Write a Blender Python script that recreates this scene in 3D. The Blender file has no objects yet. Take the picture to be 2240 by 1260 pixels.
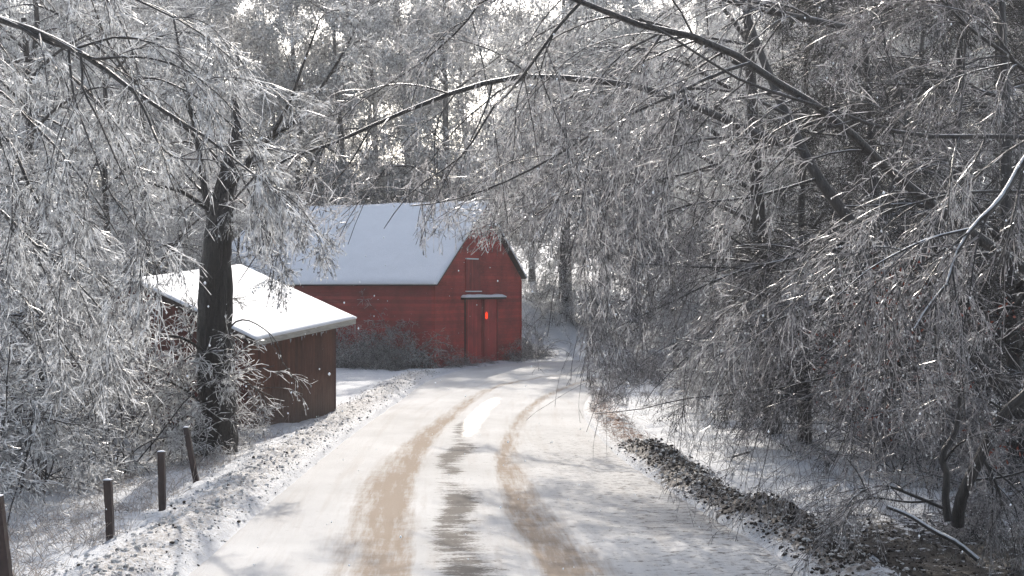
import bpy, math, random
import numpy as np
from math import radians as R_

# ------------------------------------------------------------------ camera, sky, sun, exposure
scene = bpy.context.scene
CAMZ, F, CX, CY = 3.8, 3111.0, 1120.0, 630.0
cd = bpy.data.cameras.new('camera'); cam = bpy.data.objects.new('camera', cd)
scene.collection.objects.link(cam); scene.camera = cam
cam.location = (0, 0, CAMZ); cam.rotation_euler = (R_(90), 0, 0)
cd.sensor_width = 36; cd.lens = 50.0; cd.clip_start = 0.1; cd.clip_end = 3000

SUN_AZ, SUN_EL = -1.0, 34.0          # degrees right of the view direction / above the horizon
w = bpy.data.worlds.new('World'); scene.world = w; w.use_nodes = True
nt = w.node_tree; bg = nt.nodes['Background']
sky = nt.nodes.new('ShaderNodeTexSky'); sky.sky_type = 'NISHITA'; sky.sun_disc = False
sky.sun_elevation = R_(SUN_EL); sky.sun_rotation = R_(SUN_AZ); sky.dust_density = 2.5; sky.air_density = 1.0
sky.ozone_density = 1.0
hs = nt.nodes.new('ShaderNodeHueSaturation'); hs.inputs['Saturation'].default_value = 0.62
nt.links.new(sky.outputs[0], hs.inputs['Color']); nt.links.new(hs.outputs[0], bg.inputs[0]); bg.inputs[1].default_value = 0.15
sl = bpy.data.lights.new('sun', 'SUN'); sl.energy = 2.7; sl.angle = R_(0.5); sl.color = (1.0, 0.93, 0.84)
so = bpy.data.objects.new('sun', sl); scene.collection.objects.link(so)
so.rotation_euler = (R_(90 - SUN_EL), 0, R_(180 - SUN_AZ)); so.location = (10, 60, 60)
# the lamp points from (sin az, cos az) down to the scene
so.rotation_euler = (R_(-(90 - SUN_EL)), 0, R_(-SUN_AZ))
vs = scene.view_settings; vs.view_transform = 'Standard'; vs.look = 'None'; vs.gamma = 1.0
vs.exposure = 0.85
cy = scene.cycles
cy.max_bounces = 6; cy.diffuse_bounces = 2; cy.glossy_bounces = 2; cy.transmission_bounces = 3
cy.transparent_max_bounces = 4; cy.sample_clamp_indirect = 4.0; cy.sample_clamp_direct = 12.0
cy.caustics_reflective = False; cy.caustics_refractive = False
cy.use_denoising = True; cy.denoiser = 'OPENIMAGEDENOISE'; cy.denoising_input_passes = 'RGB_ALBEDO_NORMAL'; cy.denoising_prefilter = 'ACCURATE'

rng = np.random.default_rng(7)
random.seed(7)

# ------------------------------------------------------------------ helpers
def px(x, y, Y):
    return np.array([(x - CX) / F * Y, Y, CAMZ - (y - CY) / F * Y])

def link(o, parent=None):
    scene.collection.objects.link(o)
    if parent is not None: o.parent = parent
    return o

def tag(o, label=None, cat=None, group=None, kind=None):
    if label: o['label'] = label
    if cat: o['category'] = cat
    if group: o['group'] = group
    if kind: o['kind'] = kind
    return o

def thing(name, loc, label, cat, group=None, rz=0.0):
    o = bpy.data.objects.new(name, None); o.location = tuple(float(v) for v in loc)
    o.rotation_euler = (0, 0, rz); o.empty_display_size = 0.3
    link(o); return tag(o, label, cat, group)

def make_mesh(name, parts, mats):
    """parts: list of (verts (n,3), faces (m,k), material index, smooth)"""
    V = np.concatenate([np.asarray(p[0], np.float32).reshape(-1, 3) for p in parts])
    me = bpy.data.meshes.new(name)
    off = 0; li = []; ls = []; mi = []; sm = []; start = 0
    for v, f, m, s in parts:
        f = np.asarray(f, np.int32)
        li.append((f + off).ravel()); k = f.shape[1]
        ls.append(start + np.arange(len(f), dtype=np.int32) * k); start += len(f) * k
        mi.append(np.full(len(f), m, np.int32)); sm.append(np.full(len(f), bool(s)))
        off += len(np.asarray(v).reshape(-1, 3))
    li = np.concatenate(li); ls = np.concatenate(ls); mi = np.concatenate(mi); sm = np.concatenate(sm)
    me.vertices.add(len(V)); me.vertices.foreach_set('co', V.ravel())
    me.loops.add(len(li)); me.loops.foreach_set('vertex_index', li)
    me.polygons.add(len(ls)); me.polygons.foreach_set('loop_start', ls)
    me.polygons.foreach_set('material_index', mi)
    me.update(calc_edges=True)
    me.polygons.foreach_set('use_smooth', sm)
    for m in mats: me.materials.append(m)
    me.update()
    return me

def mobj(name, parts, mats, parent=None, loc=(0, 0, 0)):
    if not isinstance(mats, (list, tuple)): mats = [mats]
    o = bpy.data.objects.new(name, make_mesh(name, parts, mats)); o.location = loc
    return link(o, parent)

def norm(a):
    return a / np.maximum(np.linalg.norm(a, axis=-1, keepdims=True), 1e-9)

def tubes(P, Rr, S=3, mat=0, smooth=True):
    P = np.asarray(P, float); Rr = np.asarray(Rr, float)
    if P.ndim == 2: P = P[None]; Rr = Rr[None]
    n, K, _ = P.shape
    T = norm(np.gradient(P, axis=1))
    ref = norm(rng.normal(size=(n, 1, 3)))
    T0 = T.mean(axis=1, keepdims=True)
    ref = norm(np.cross(norm(T0), ref))
    N1 = norm(np.cross(T, ref)); N2 = np.cross(T, N1)
    a = np.arange(S) * 2 * np.pi / S
    V = P[:, :, None, :] + Rr[:, :, None, None] * (np.cos(a)[None, None, :, None] * N1[:, :, None, :] + np.sin(a)[None, None, :, None] * N2[:, :, None, :])
    base = (np.arange(n) * K * S)[:, None, None]
    k = (np.arange(K - 1) * S)[None, :, None]; s = np.arange(S)[None, None, :]; s2 = (s + 1) % S
    f = np.stack([base + k + s, base + k + s2, base + k + S + s2, base + k + S + s], axis=-1).reshape(-1, 4)
    return (V.reshape(-1, 3), f, mat, smooth)

def grow(P, Rr, per, L, ang, droop, K, wander, rend, rscale=0.6, rmax=1.0, t0=0.15, t1=1.0, taper=0.5, bias=None, tpow=1.0):
    """children of many polylines at once"""
    n, K0, _ = P.shape
    idx = np.repeat(np.arange(n), per); m = len(idx)
    t = t0 + (t1 - t0) * rng.random(m) ** tpow
    g = t * (K0 - 1); i = np.minimum(g.astype(int), K0 - 2); fr = (g - i)[:, None]
    A = P[idx, i]; B = P[idx, i + 1]
    p = A * (1 - fr) + B * fr
    r0 = Rr[idx, i] * (1 - fr[:, 0]) + Rr[idx, i + 1] * fr[:, 0]
    T = norm(B - A); U = norm(np.cross(T, rng.normal(size=(m, 3))))
    if bias is not None:
        U = norm(U + np.asarray(bias)); 
    a = np.radians(rng.uniform(ang[0], ang[1], m))[:, None]
    d = norm(np.cos(a) * T + np.sin(a) * U)
    ln = L * rng.uniform(0.45, 1.25, m) * (1 - taper * t)
    Q = np.empty((m, K, 3)); Q[:, 0] = p
    for k in range(1, K):
        d = norm(d + wander * rng.normal(size=(m, 3)) + np.array([0, 0, -droop]))
        Q[:, k] = Q[:, k - 1] + d * (ln / (K - 1))[:, None]
    rs = np.minimum(np.maximum(r0 * rscale, rend), rmax)
    tt = np.linspace(0, 1, K)[None, :]
    QR = rs[:, None] * (1 - tt) + rend * tt
    return Q, QR

def spline(pts, n):
    pts = np.asarray(pts, float)
    seg = np.r_[0, np.cumsum(np.linalg.norm(np.diff(pts, axis=0), axis=1))]
    q = np.linspace(0, seg[-1], n)
    # catmull-rom
    out = []
    for s in q:
        i = min(np.searchsorted(seg, s, side='right') - 1, len(pts) - 2); i = max(i, 0)
        t = (s - seg[i]) / max(seg[i + 1] - seg[i], 1e-9)
        p0 = pts[max(i - 1, 0)]; p1 = pts[i]; p2 = pts[i + 1]; p3 = pts[min(i + 2, len(pts) - 1)]
        out.append(0.5 * ((2 * p1) + (-p0 + p2) * t + (2 * p0 - 5 * p1 + 4 * p2 - p3) * t * t + (-p0 + 3 * p1 - 3 * p2 + p3) * t ** 3))
    return np.array(out)

def vnoise(x, y, seed=0):
    x = np.asarray(x, float); y = np.asarray(y, float)
    xi = np.floor(x).astype(np.int64); yi = np.floor(y).astype(np.int64)
    fx = x - xi; fy = y - yi; fx = fx * fx * (3 - 2 * fx); fy = fy * fy * (3 - 2 * fy)
    def h(a, b):
        v = (a * 374761393 + b * 668265263 + seed * 974634777) & 0xFFFFFFFF
        v = ((v ^ (v >> 13)) * 1274126177) & 0xFFFFFFFF
        return ((v ^ (v >> 16)) & 0xFFFFFF) / float(0xFFFFFF)
    return (h(xi, yi) * (1 - fx) + h(xi + 1, yi) * fx) * (1 - fy) + (h(xi, yi + 1) * (1 - fx) + h(xi + 1, yi + 1) * fx) * fy

def fbm(x, y, oct=4, seed=0):
    s = 0; a = 0.5
    for k in range(oct):
        s = s + a * vnoise(x * 2 ** k, y * 2 ** k, seed + k); a *= 0.5
    return s / (1 - 0.5 ** oct)

def sstep(a, b, x):
    t = np.clip((x - a) / (b - a), 0, 1); return t * t * (3 - 2 * t)

def box(lo, hi):
    x0, y0, z0 = lo; x1, y1, z1 = hi
    v = np.array([(x0, y0, z0), (x1, y0, z0), (x1, y1, z0), (x0, y1, z0), (x0, y0, z1), (x1, y0, z1), (x1, y1, z1), (x0, y1, z1)], float)
    f = [(0, 3, 2, 1), (4, 5, 6, 7), (0, 1, 5, 4), (1, 2, 6, 5), (2, 3, 7, 6), (3, 0, 4, 7)]
    return v, np.array(f)

# ------------------------------------------------------------------ materials
class N:
    def __init__(s, name):
        s.m = bpy.data.materials.new(name); s.m.use_nodes = True; s.t = s.m.node_tree
        s.b = s.t.nodes['Principled BSDF']; s.out = s.t.nodes['Material Output']
    def n(s, ty, **kw):
        o = s.t.nodes.new(ty)
        for k, v in kw.items():
            if k.startswith('i_'):
                kk = k[2:]; kk = int(kk) if kk.isdigit() else kk
                o.inputs[kk].default_value = v
            else: setattr(o, k, v)
        return o
    def l(s, a, b): s.t.links.new(a, b)
    def coord(s, which='Object', scale=(1, 1, 1)):
        tc = s.n('ShaderNodeTexCoord'); mp = s.n('ShaderNodeMapping'); mp.inputs['Scale'].default_value = scale
        s.l(tc.outputs[which], mp.inputs[0]); return mp.outputs[0]
    def noise(s, vec, scale, detail=5, rough=0.6):
        o = s.n('ShaderNodeTexNoise'); o.inputs['Scale'].default_value = scale; o.inputs['Detail'].default_value = detail
        o.inputs['Roughness'].default_value = rough; s.l(vec, o.inputs['Vector']); return o.outputs['Fac']
    def ramp(s, fac, stops):
        o = s.n('ShaderNodeValToRGB'); e = o.color_ramp.elements
        while len(e) < len(stops): e.new(0.5)
        for i, (p, c) in enumerate(stops):
            e[i].position = p; e[i].color = (c[0], c[1], c[2], 1) if hasattr(c, '__len__') else (c, c, c, 1)
        s.l(fac, o.inputs[0]); return o.outputs[0]
    def mix(s, f, a, b, mode='MIX'):
        o = s.n('ShaderNodeMix', data_type='RGBA', blend_type=mode)
        for sock, v in ((o.inputs[0], f), (o.inputs[6], a), (o.inputs[7], b)):
            if hasattr(v, 'links') or hasattr(v, 'is_output'): s.l(v, sock)
            elif hasattr(v, '__len__'): sock.default_value = (v[0], v[1], v[2], 1)
            else: sock.default_value = v
        return o.outputs[2]
    def math(s, op, a, b=None, clamp=False):
        o = s.n('ShaderNodeMath', operation=op, use_clamp=clamp)
        for i, v in enumerate((a, b)):
            if v is None: continue
            if hasattr(v, 'is_output'): s.l(v, o.inputs[i])
            else: o.inputs[i].default_value = v
        return o.outputs[0]
    def attr(s, name):
        return s.n('ShaderNodeAttribute', attribute_name=name).outputs['Fac']
    def bump(s, h, strength=0.5, dist=0.02):
        o = s.n('ShaderNodeBump'); o.inputs['Strength'].default_value = strength; o.inputs['Distance'].default_value = dist
        s.l(h, o.inputs['Height']); s.l(o.outputs[0], s.b.inputs['Normal'])

def mat_ice_twig(name, col=(0.30, 0.29, 0.29), trans=0.35, rough=0.22):
    """bare twig inside a sleeve of clear ice: pale grey, glossy, lets some light through"""
    a = N(name)
    v = a.coord('Object', (1, 1, 1))
    nz = a.noise(v, 7.0, 2)
    c = a.ramp(nz, [(0.36, tuple(x * 0.24 for x in col)), (0.60, tuple(min(0.92, x * 1.5) for x in col))])
    a.l(c, a.b.inputs['Base Color']); a.b.inputs['Roughness'].default_value = rough
    a.b.inputs['Specular IOR Level'].default_value = 0.9
    tr = a.n('ShaderNodeBsdfTranslucent'); a.l(a.mix(1.0, c, (1.25, 1.25, 1.25), 'MULTIPLY'), tr.inputs[0])
    mx = a.n('ShaderNodeMixShader'); mx.inputs[0].default_value = trans
    a.l(a.b.outputs[0], mx.inputs[1]); a.l(tr.outputs[0], mx.inputs[2]); a.l(mx.outputs[0], a.out.inputs[0])
    return a.m

def mat_bark(name, dark=(0.010, 0.008, 0.007), light=(0.055, 0.046, 0.040), snow=0.55, scale=1.0):
    a = N(name)
    v = a.coord('Object', (6 * scale, 6 * scale, 1.2 * scale))
    nz = a.noise(v, 3.0, 6, 0.7)
    c = a.ramp(nz, [(0.35, dark), (0.7, light)])
    geo = a.n('ShaderNodeNewGeometry'); sep = a.n('ShaderNodeSeparateXYZ'); a.l(geo.outputs['Normal'], sep.inputs[0])
    v2 = a.coord('Object', (1, 1, 1))
    n2 = a.noise(v2, 3.5, 4)
    s = a.math('ADD', sep.outputs['Z'], a.math('MULTIPLY', a.math('SUBTRACT', n2, 0.5), 0.9))
    s = a.ramp(s, [(snow, 0.0), (min(snow + 0.15, 1.0), 1.0)])
    a.l(a.mix(s, c, (0.72, 0.74, 0.78)), a.b.inputs['Base Color'])
    a.b.inputs['Roughness'].default_value = 0.38; a.b.inputs['Specular IOR Level'].default_value = 0.7
    a.bump(nz, 1.0, 0.08)
    return a.m

GLINT = mat_ice_twig('ice_glint', (0.95, 0.95, 0.95), 0.6, 0.10)  # near-white base paints sun glints on the iced twigs
TWIG = mat_ice_twig('ice_coated_twig', (0.72, 0.705, 0.70), 0.64)
TWIG_MID = mat_ice_twig('ice_coated_twig_grey', (0.54, 0.525, 0.52), 0.55)
TWIG_FAR = mat_ice_twig('ice_coated_twig_far', (0.93, 0.915, 0.90), 0.78, 0.3)  # paler copy: backlit glow of the far forest put into the colour
TWIG_SHADED = mat_ice_twig('ice_coated_twig_shaded', (0.37, 0.35, 0.345), 0.48, 0.18)  # darker copy: shade of the right-hand trees put into the colour
BARK = mat_bark('wet_bark_with_ice', snow=0.78)
BARK_SNOWY = mat_bark('snow_covered_bark', snow=0.34)
BARK_DARK = mat_bark('rough_dark_bark', (0.005, 0.004, 0.0035), (0.042, 0.034, 0.028), snow=0.85, scale=1.6)
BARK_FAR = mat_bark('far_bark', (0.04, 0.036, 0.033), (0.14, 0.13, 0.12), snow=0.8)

def mat_ground():
    a = N('snowy_ground')
    v = a.coord('Object')
    dirt = a.attr('dirt'); brown = a.attr('brown')
    n1 = a.noise(v, 5.5, 8, 0.72); n2 = a.noise(v, 0.6, 4); n3 = a.noise(v, 22, 4, 0.7)
    snow = a.ramp(n2, [(0.3, (0.56, 0.57, 0.59)), (0.7, (0.65, 0.655, 0.665))])
    soil = a.ramp(n3, [(0.3, (0.012, 0.010, 0.008)), (0.7, (0.065, 0.052, 0.042))])
    th = a.math('ADD', a.math('MULTIPLY', a.math('SUBTRACT', n1, 0.5), 2.2), dirt)
    k = a.ramp(th, [(0.46, 0.0), (0.60, 1.0)])
    c = a.mix(k, snow, soil)
    sa_ = a.attr('sandy')
    ks = a.ramp(a.math('ADD', a.math('MULTIPLY', a.math('SUBTRACT', a.noise(v, 14, 7, 0.8), 0.5), 2.4), sa_), [(0.40, 0.0), (0.75, 0.85)])
    c = a.mix(ks, c, (0.30, 0.265, 0.235))
    kb = a.ramp(a.math('ADD', a.math('MULTIPLY', a.math('SUBTRACT', n1, 0.5), 2.0), brown), [(0.42, 0.0), (0.62, 1.0)])
    c = a.mix(kb, c, (0.16, 0.085, 0.055))
    a.l(c, a.b.inputs['Base Color']); a.b.inputs['Roughness'].default_value = 0.7
    a.b.inputs['Specular IOR Level'].default_value = 0.25
    a.bump(a.math('ADD', n1, a.math('MULTIPLY', n3, 0.5)), 0.7, 0.06)
    return a.m

def mat_road():
    a = N('snow_packed_road')
    uv = a.n('ShaderNodeUVMap', uv_map='road')
    def m(sx, sy):
        mp = a.n('ShaderNodeMapping'); mp.inputs['Scale'].default_value = (sx, sy, 1); a.l(uv.outputs[0], mp.inputs[0]); return mp.outputs[0]
    tan = a.attr('tan'); dark = a.attr('dark'); wet = a.attr('wet')
    along = a.noise(m(5.0, 0.5), 1.6, 6, 0.65)      # streaks along the road
    across = a.noise(m(0.8, 2.1), 1.7, 8, 0.75)     # ripples across the ruts
    fine = a.noise(m(7, 7), 2.5, 6, 0.75)
    blot = a.noise(m(0.35, 0.3), 1.0, 4)
    snow = a.ramp(blot, [(0.3, (0.46, 0.45, 0.435)), (0.7, (0.60, 0.59, 0.575))])
    gr = a.ramp(a.noise(m(3.2, 0.16), 1.0, 8, 0.7), [(0.50, 0.0), (0.68, 0.38)])
    snow = a.mix(gr, snow, (0.40, 0.36, 0.32))
    t = a.math('MULTIPLY', tan, a.math('ADD', 0.35, a.math('MULTIPLY', a.math('ADD', along, a.math('MULTIPLY', fine, 0.5)), 0.9)), True)
    t = a.math('ADD', t, a.math('MULTIPLY', a.math('SUBTRACT', a.noise(m(3.4, 0.28), 1.6, 8, 0.72), 0.5), 2.2))
    t = a.math('ADD', t, a.math('MULTIPLY', a.math('SUBTRACT', across, 0.5), 0.8))
    t = a.math('MULTIPLY', a.ramp(t, [(0.12, 0.0), (0.90, 0.85)]), a.ramp(tan, [(0.02, 0.0), (0.35, 1.0)]))
    c = a.mix(t, snow, (0.26, 0.195, 0.138))
    d = a.math('ADD', dark, a.math('MULTIPLY', a.math('SUBTRACT', across, 0.5), 2.2))
    d = a.math('ADD', d, a.math('MULTIPLY', a.math('SUBTRACT', fine, 0.5), 1.2))
    d = a.ramp(d, [(0.42, 0.0), (0.78, 1.0)])
    d = a.math('MULTIPLY', d, a.ramp(dark, [(0.02, 0.0), (0.2, 1.0)]))
    c = a.mix(a.math('MULTIPLY', d, 0.85), c, (0.10, 0.085, 0.07))
    # loose grit and thin bare patches
    g = a.noise(m(1.6, 2.0), 3.0, 8, 0.8)
    g2 = a.attr('grit')
    gg = a.ramp(a.math('ADD', g, a.math('MULTIPLY', g2, 0.3)), [(0.64, 0.0), (0.72, 1.0)])
    c = a.mix(a.math('MULTIPLY', gg, 0.8), c, (0.10, 0.085, 0.07))
    a.l(c, a.b.inputs['Base Color'])
    wn = a.math('ADD', wet, a.math('MULTIPLY', a.math('SUBTRACT', across, 0.5), 1.6))
    wn = a.math('ADD', wn, a.math('MULTIPLY', a.math('SUBTRACT', fine, 0.5), 1.2))
    wm = a.ramp(wn, [(0.52, 0.0), (0.72, 1.0)])
    wm = a.math('MULTIPLY', wm, a.ramp(wet, [(0.02, 0.0), (0.15, 1.0)]))
    rr = a.mix(wm, a.ramp(fine, [(0.3, 0.78), (0.7, 0.92)]), (0.32, 0.32, 0.32))
    a.l(rr, a.b.inputs['Roughness'])
    a.l(a.math('ADD', 0.08, a.math('MULTIPLY', wm, 0.92)), a.b.inputs['Specular IOR Level'])
    hb = a.math('ADD', a.math('MULTIPLY', along, 0.6), a.math('MULTIPLY', fine, 0.35))
    hb = a.math('MULTIPLY', hb, a.math('SUBTRACT', 1.0, a.math('MULTIPLY', wm, 0.85)))
    a.bump(hb, 0.7, 0.035)
    return a.m

def mat_boards(name, base, dark, horiz=True, pitch=0.16, weather=None, axis='Z'):
    a = N(name)
    v = a.coord('Object')
    sep = a.n('ShaderNodeSeparateXYZ'); a.l(v, sep.inputs[0])
    q = a.math('MULTIPLY', sep.outputs['Z' if horiz else axis], 1.0 / pitch)
    fr = a.math('FRACT', q)
    line = a.ramp(fr, [(0.0, 1.0), (0.09, 0.0)])
    cell = a.n('ShaderNodeTexWhiteNoise', noise_dimensions='1D'); a.l(a.math('FLOOR', q), cell.inputs['W'])
    sc = (1.2, 1.2, 14) if horiz else (12, 12, 1.0)
    v2 = a.coord('Object', sc)
    nz = a.noise(v2, 2.0, 6, 0.7)
    blotch = a.noise(a.coord('Object'), 0.9, 5, 0.65)
    f = a.math('ADD', a.math('MULTIPLY', nz, 0.6), a.math('MULTIPLY', cell.outputs['Value'], 0.35))
    c = a.mix(a.ramp(f, [(0.25, 0.0), (0.75, 1.0)]), dark, base)
    c = a.mix(a.ramp(blotch, [(0.42, 0.0), (0.68, 0.7)]), c, tuple(x * 0.45 for x in dark))
    fad = a.noise(a.coord('Object', (1.5, 1.5, 7) if horiz else (9, 9, 1)), 1.7, 7, 0.75)
    c = a.mix(a.ramp(fad, [(0.54, 0.0), (0.70, 0.55)]), c, tuple(min(1, x * 0.85 + 0.055) for x in base))
    if weather:
        wz, wcol = weather
        k = a.math('SUBTRACT', wz, sep.outputs['Z']); k = a.math('ADD', a.math('MULTIPLY', k, 0.55), a.math('MULTIPLY', a.math('SUBTRACT', nz, 0.5), 1.1))
        c = a.mix(a.ramp(k, [(0.0, 0.0), (0.9, 0.8)]), c, wcol)
    c = a.mix(a.math('MULTIPLY', line, 0.75), c, (0.012, 0.006, 0.005))
    a.l(c, a.b.inputs['Base Color']); a.b.inputs['Roughness'].default_value = 0.7
    h = a.math('SUBTRACT', nz, a.math('MULTIPLY', line, 1.5))
    a.bump(h, 0.5, 0.02)
    return a.m

def mat_plain(name, col, rough=0.6, bump=None, var=0.25, scale=4, spec=0.4, stretch=(1, 1, 1)):
    a = N(name); v = a.coord('Object', stretch); nz = a.noise(v, scale, 6, 0.65)
    c = a.ramp(nz, [(0.3, tuple(x * (1 - var) for x in col)), (0.7, tuple(min(1, x * (1 + var)) for x in col))])
    a.l(c, a.b.inputs['Base Color']); a.b.inputs['Roughness'].default_value = rough
    a.b.inputs['Specular IOR Level'].default_value = spec
    if bump: a.bump(nz, bump[0], bump[1])
    return a.m

GROUND = mat_ground(); ROAD = mat_road()
SNOW = mat_plain('roof_snow', (0.70, 0.72, 0.755), 0.65, (0.35, 0.05), 0.03, 2.0, 0.25)
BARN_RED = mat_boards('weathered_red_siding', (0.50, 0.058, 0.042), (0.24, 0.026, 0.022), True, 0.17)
BARN_SIDE = mat_boards('shaded_red_siding', (0.42, 0.058, 0.045), (0.20, 0.026, 0.024), True, 0.17)  # same siding, darkened to paint in the barn's shadow side
DOOR_RED = mat_boards('red_door_boards', (0.52, 0.07, 0.06), (0.34, 0.04, 0.036), False, 0.22, axis='Y')
LOFT_RED = mat_boards('loft_door_boards', (0.36, 0.05, 0.04), (0.20, 0.028, 0.024), False, 0.2, axis='Y')
SHED_WALL = mat_boards('brown_shed_boards', (0.135, 0.05, 0.027), (0.065, 0.022, 0.013), False, 0.13, (1.3, (0.19, 0.15, 0.12)), axis='Y')
SHED_GABLE = mat_boards('brown_shed_gable_boards', (0.16, 0.045, 0.03), (0.08, 0.022, 0.017), False, 0.19, (0.9, (0.14, 0.10, 0.085)), axis='X')
FASCIA = mat_plain('weathered_fascia', (0.33, 0.32, 0.29), 0.6, (0.4, 0.01), 0.3, 3, 0.4, (1, 1, 8))
DARKWOOD = mat_plain('dark_wood', (0.035, 0.022, 0.018), 0.6, (0.5, 0.01), 0.4, 8)
POST = mat_plain('rusty_fence_post', (0.028, 0.014, 0.012), 0.5, (0.6, 0.01), 0.5, 14, 0.5, (1, 1, 0.3))
ICE = N('clear_ice'); ICE.b.inputs['Base Color'].default_value = (0.75, 0.8, 0.85, 1); ICE.b.inputs['Roughness'].default_value = 0.08
ICE.b.inputs['Transmission Weight'].default_value = 0.6; ICE.b.inputs['IOR'].default_value = 1.31; ICE = ICE.m
FLAKE = N('snow_flake'); FLAKE.b.inputs['Base Color'].default_value = (0.85, 0.87, 0.9, 1); FLAKE.b.inputs['Roughness'].default_value = 0.6; FLAKE = FLAKE.m
CLOD = mat_plain('frozen_soil', (0.032, 0.026, 0.022), 0.75, (0.8, 0.02), 0.6, 9, 0.3)
LEAF = mat_plain('dead_leaf', (0.22, 0.055, 0.03), 0.55, None, 0.5, 3)
BRUSHL = mat_ice_twig('frosted_bramble', (0.50, 0.49, 0.48), 0.3, 0.25)
GRASS = mat_ice_twig('iced_dead_grass', (0.42, 0.37, 0.33), 0.35, 0.3)
BRUSH = mat_ice_twig('iced_bramble', (0.20, 0.195, 0.19), 0.2, 0.25)
RED_MARK = N('emissive_red'); RED_MARK.b.inputs['Base Color'].default_value = (0.9, 0.05, 0.02, 1)
RED_MARK.b.inputs['Emission Color'].default_value = (1.0, 0.05, 0.01, 1); RED_MARK.b.inputs['Emission Strength'].default_value = 0.8; RED_MARK = RED_MARK.m

# ------------------------------------------------------------------ road and ground
LE = np.array([(-4.6, 2), (-4.5, 12), (-4.4, 18.8), (-4.4, 26.3), (-4.26, 35.8), (-3.95, 45.5), (-3.42, 59), (-1.6, 68.5), (1.9, 74), (8, 77.2), (16, 79), (30, 80), (60, 80)], float)
RE = np.array([(4.4, 2), (4.2, 12), (3.92, 19.4), (3.14, 25.7), (2.39, 33.8), (2.25, 43.8), (3.0, 52), (4.1, 58), (6.8, 64), (10.5, 68), (17, 71), (30, 73), (60, 73)], float)
NS, NU = 520, 90
def resample(P, n):
    c = spline(P, 600); return c
# parametrise both edges by the same fraction through control index so the cross sections stay sensible
def by_index(P, n):
    q = np.linspace(0, len(P) - 1, n); out = []
    for s in q:
        i = min(int(s), len(P) - 2); t = s - i
        p0 = P[max(i - 1, 0)]; p1 = P[i]; p2 = P[i + 1]; p3 = P[min(i + 2, len(P) - 1)]
        out.append(0.5 * ((2 * p1) + (-p0 + p2) * t + (2 * p0 - 5 * p1 + 4 * p2 - p3) * t * t + (-p0 + 3 * p1 - 3 * p2 + p3) * t ** 3))
    return np.array(out)
LL, RRr = by_index(LE, NS), by_index(RE, NS)
def left_x(Y):  return np.interp(Y, LL[:, 1], LL[:, 0])
def right_x(Y): return np.interp(Y, RRr[:, 1], RRr[:, 0])

def base_z(x, y):
    x = np.asarray(x, float); y = np.asarray(y, float)
    z = 0.0 * x
    z = z + 7.0 * sstep(84, 170, y) * (0.7 + 0.6 * fbm(x / 40, y / 40, 3, 5))
    z = z + 3.0 * np.exp(-((x - 0.5) / 4.5) ** 2 - ((y - 88) / 6) ** 2)
    z = z + 1.3 * sstep(6, 22, x - 2) * sstep(16, 24, y) * (1 - sstep(60, 72, y))      # right bank rises
    z = z - 0.25 * sstep(-6.5, -9, x) * (1 - sstep(30, 36, y))
    z = z + 30 * sstep(200, 500, y)
    return z

def ground_z(x, y, detail=True):
    x = np.asarray(x, float); y = np.asarray(y, float)
    z = base_z(x, y)
    lx, rx = left_x(y), right_x(y)
    inside_far = (y > 68) & (y < 85)
    dl = lx - x; dr = x - rx
    # distance outside road for the far bend
    n1 = fbm(x * 1.1, y * 1.1, 4, 11); n2 = fbm(x * 4.2, y * 4.2, 4, 23); n3 = fbm(x * 9, y * 9, 3, 31)
    bankL = np.exp(-((dl - 0.75) / 0.75) ** 2) * (1 - sstep(60, 68, y))
    hL = 0.32 + 0.0 * x
    lump = (0.55 + 0.6 * n1) + 0.45 * (n2 - 0.5) + 0.45 * (n3 - 0.5)
    z = z + bankL * hL * lump
    bankR = np.exp(-((dr - 0.6) / 0.55) ** 2) * (1 - sstep(40, 48, y)) * sstep(14, 18, y)
    z = z + bankR * (0.10 + 0.45 * fbm(y * 0.35, 0 * y, 3, 91)) * ((0.5 + 0.6 * n1) + 0.8 * (n2 - 0.5) + 0.6 * (n3 - 0.5))
    rough = sstep(0.2, 1.6, np.maximum(dl, dr))
    z = z + rough * (0.22 * (n1 - 0.5) + 0.06 * (n2 - 0.5))
    ins = (dl < 0) & (dr < 0) & (y < 62)
    z = np.where((dl < 0) & (dr < 0), z - 0.08 * sstep(0, 0.12, np.minimum(-dl, -dr)), z)
    return z

def far_road_mask(x, y):
    # corridor of the bend, for lowering the ground under the road sheet
    C = (LL + RRr) / 2; W = np.linalg.norm(LL - RRr, axis=1) / 2
    return C, W

xs = np.unique(np.concatenate([np.linspace(-260, -60, 21), np.arange(-60, -14, 1.2), np.arange(-14, -9, 0.25), np.arange(-9, 8, 0.085), np.arange(8, 14, 0.2), np.arange(14, 60, 1.2), np.linspace(60, 260, 21)]))
ys = np.unique(np.concatenate([np.arange(-10, 15, 1.2), np.arange(15, 40, 0.11), np.arange(40, 70, 0.25), np.arange(70, 100, 0.6), np.arange(100, 220, 3.0), np.linspace(220, 700, 30)]))
Xg, Yg = np.meshgrid(xs, ys)
Zg = ground_z(Xg, Yg)
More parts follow.
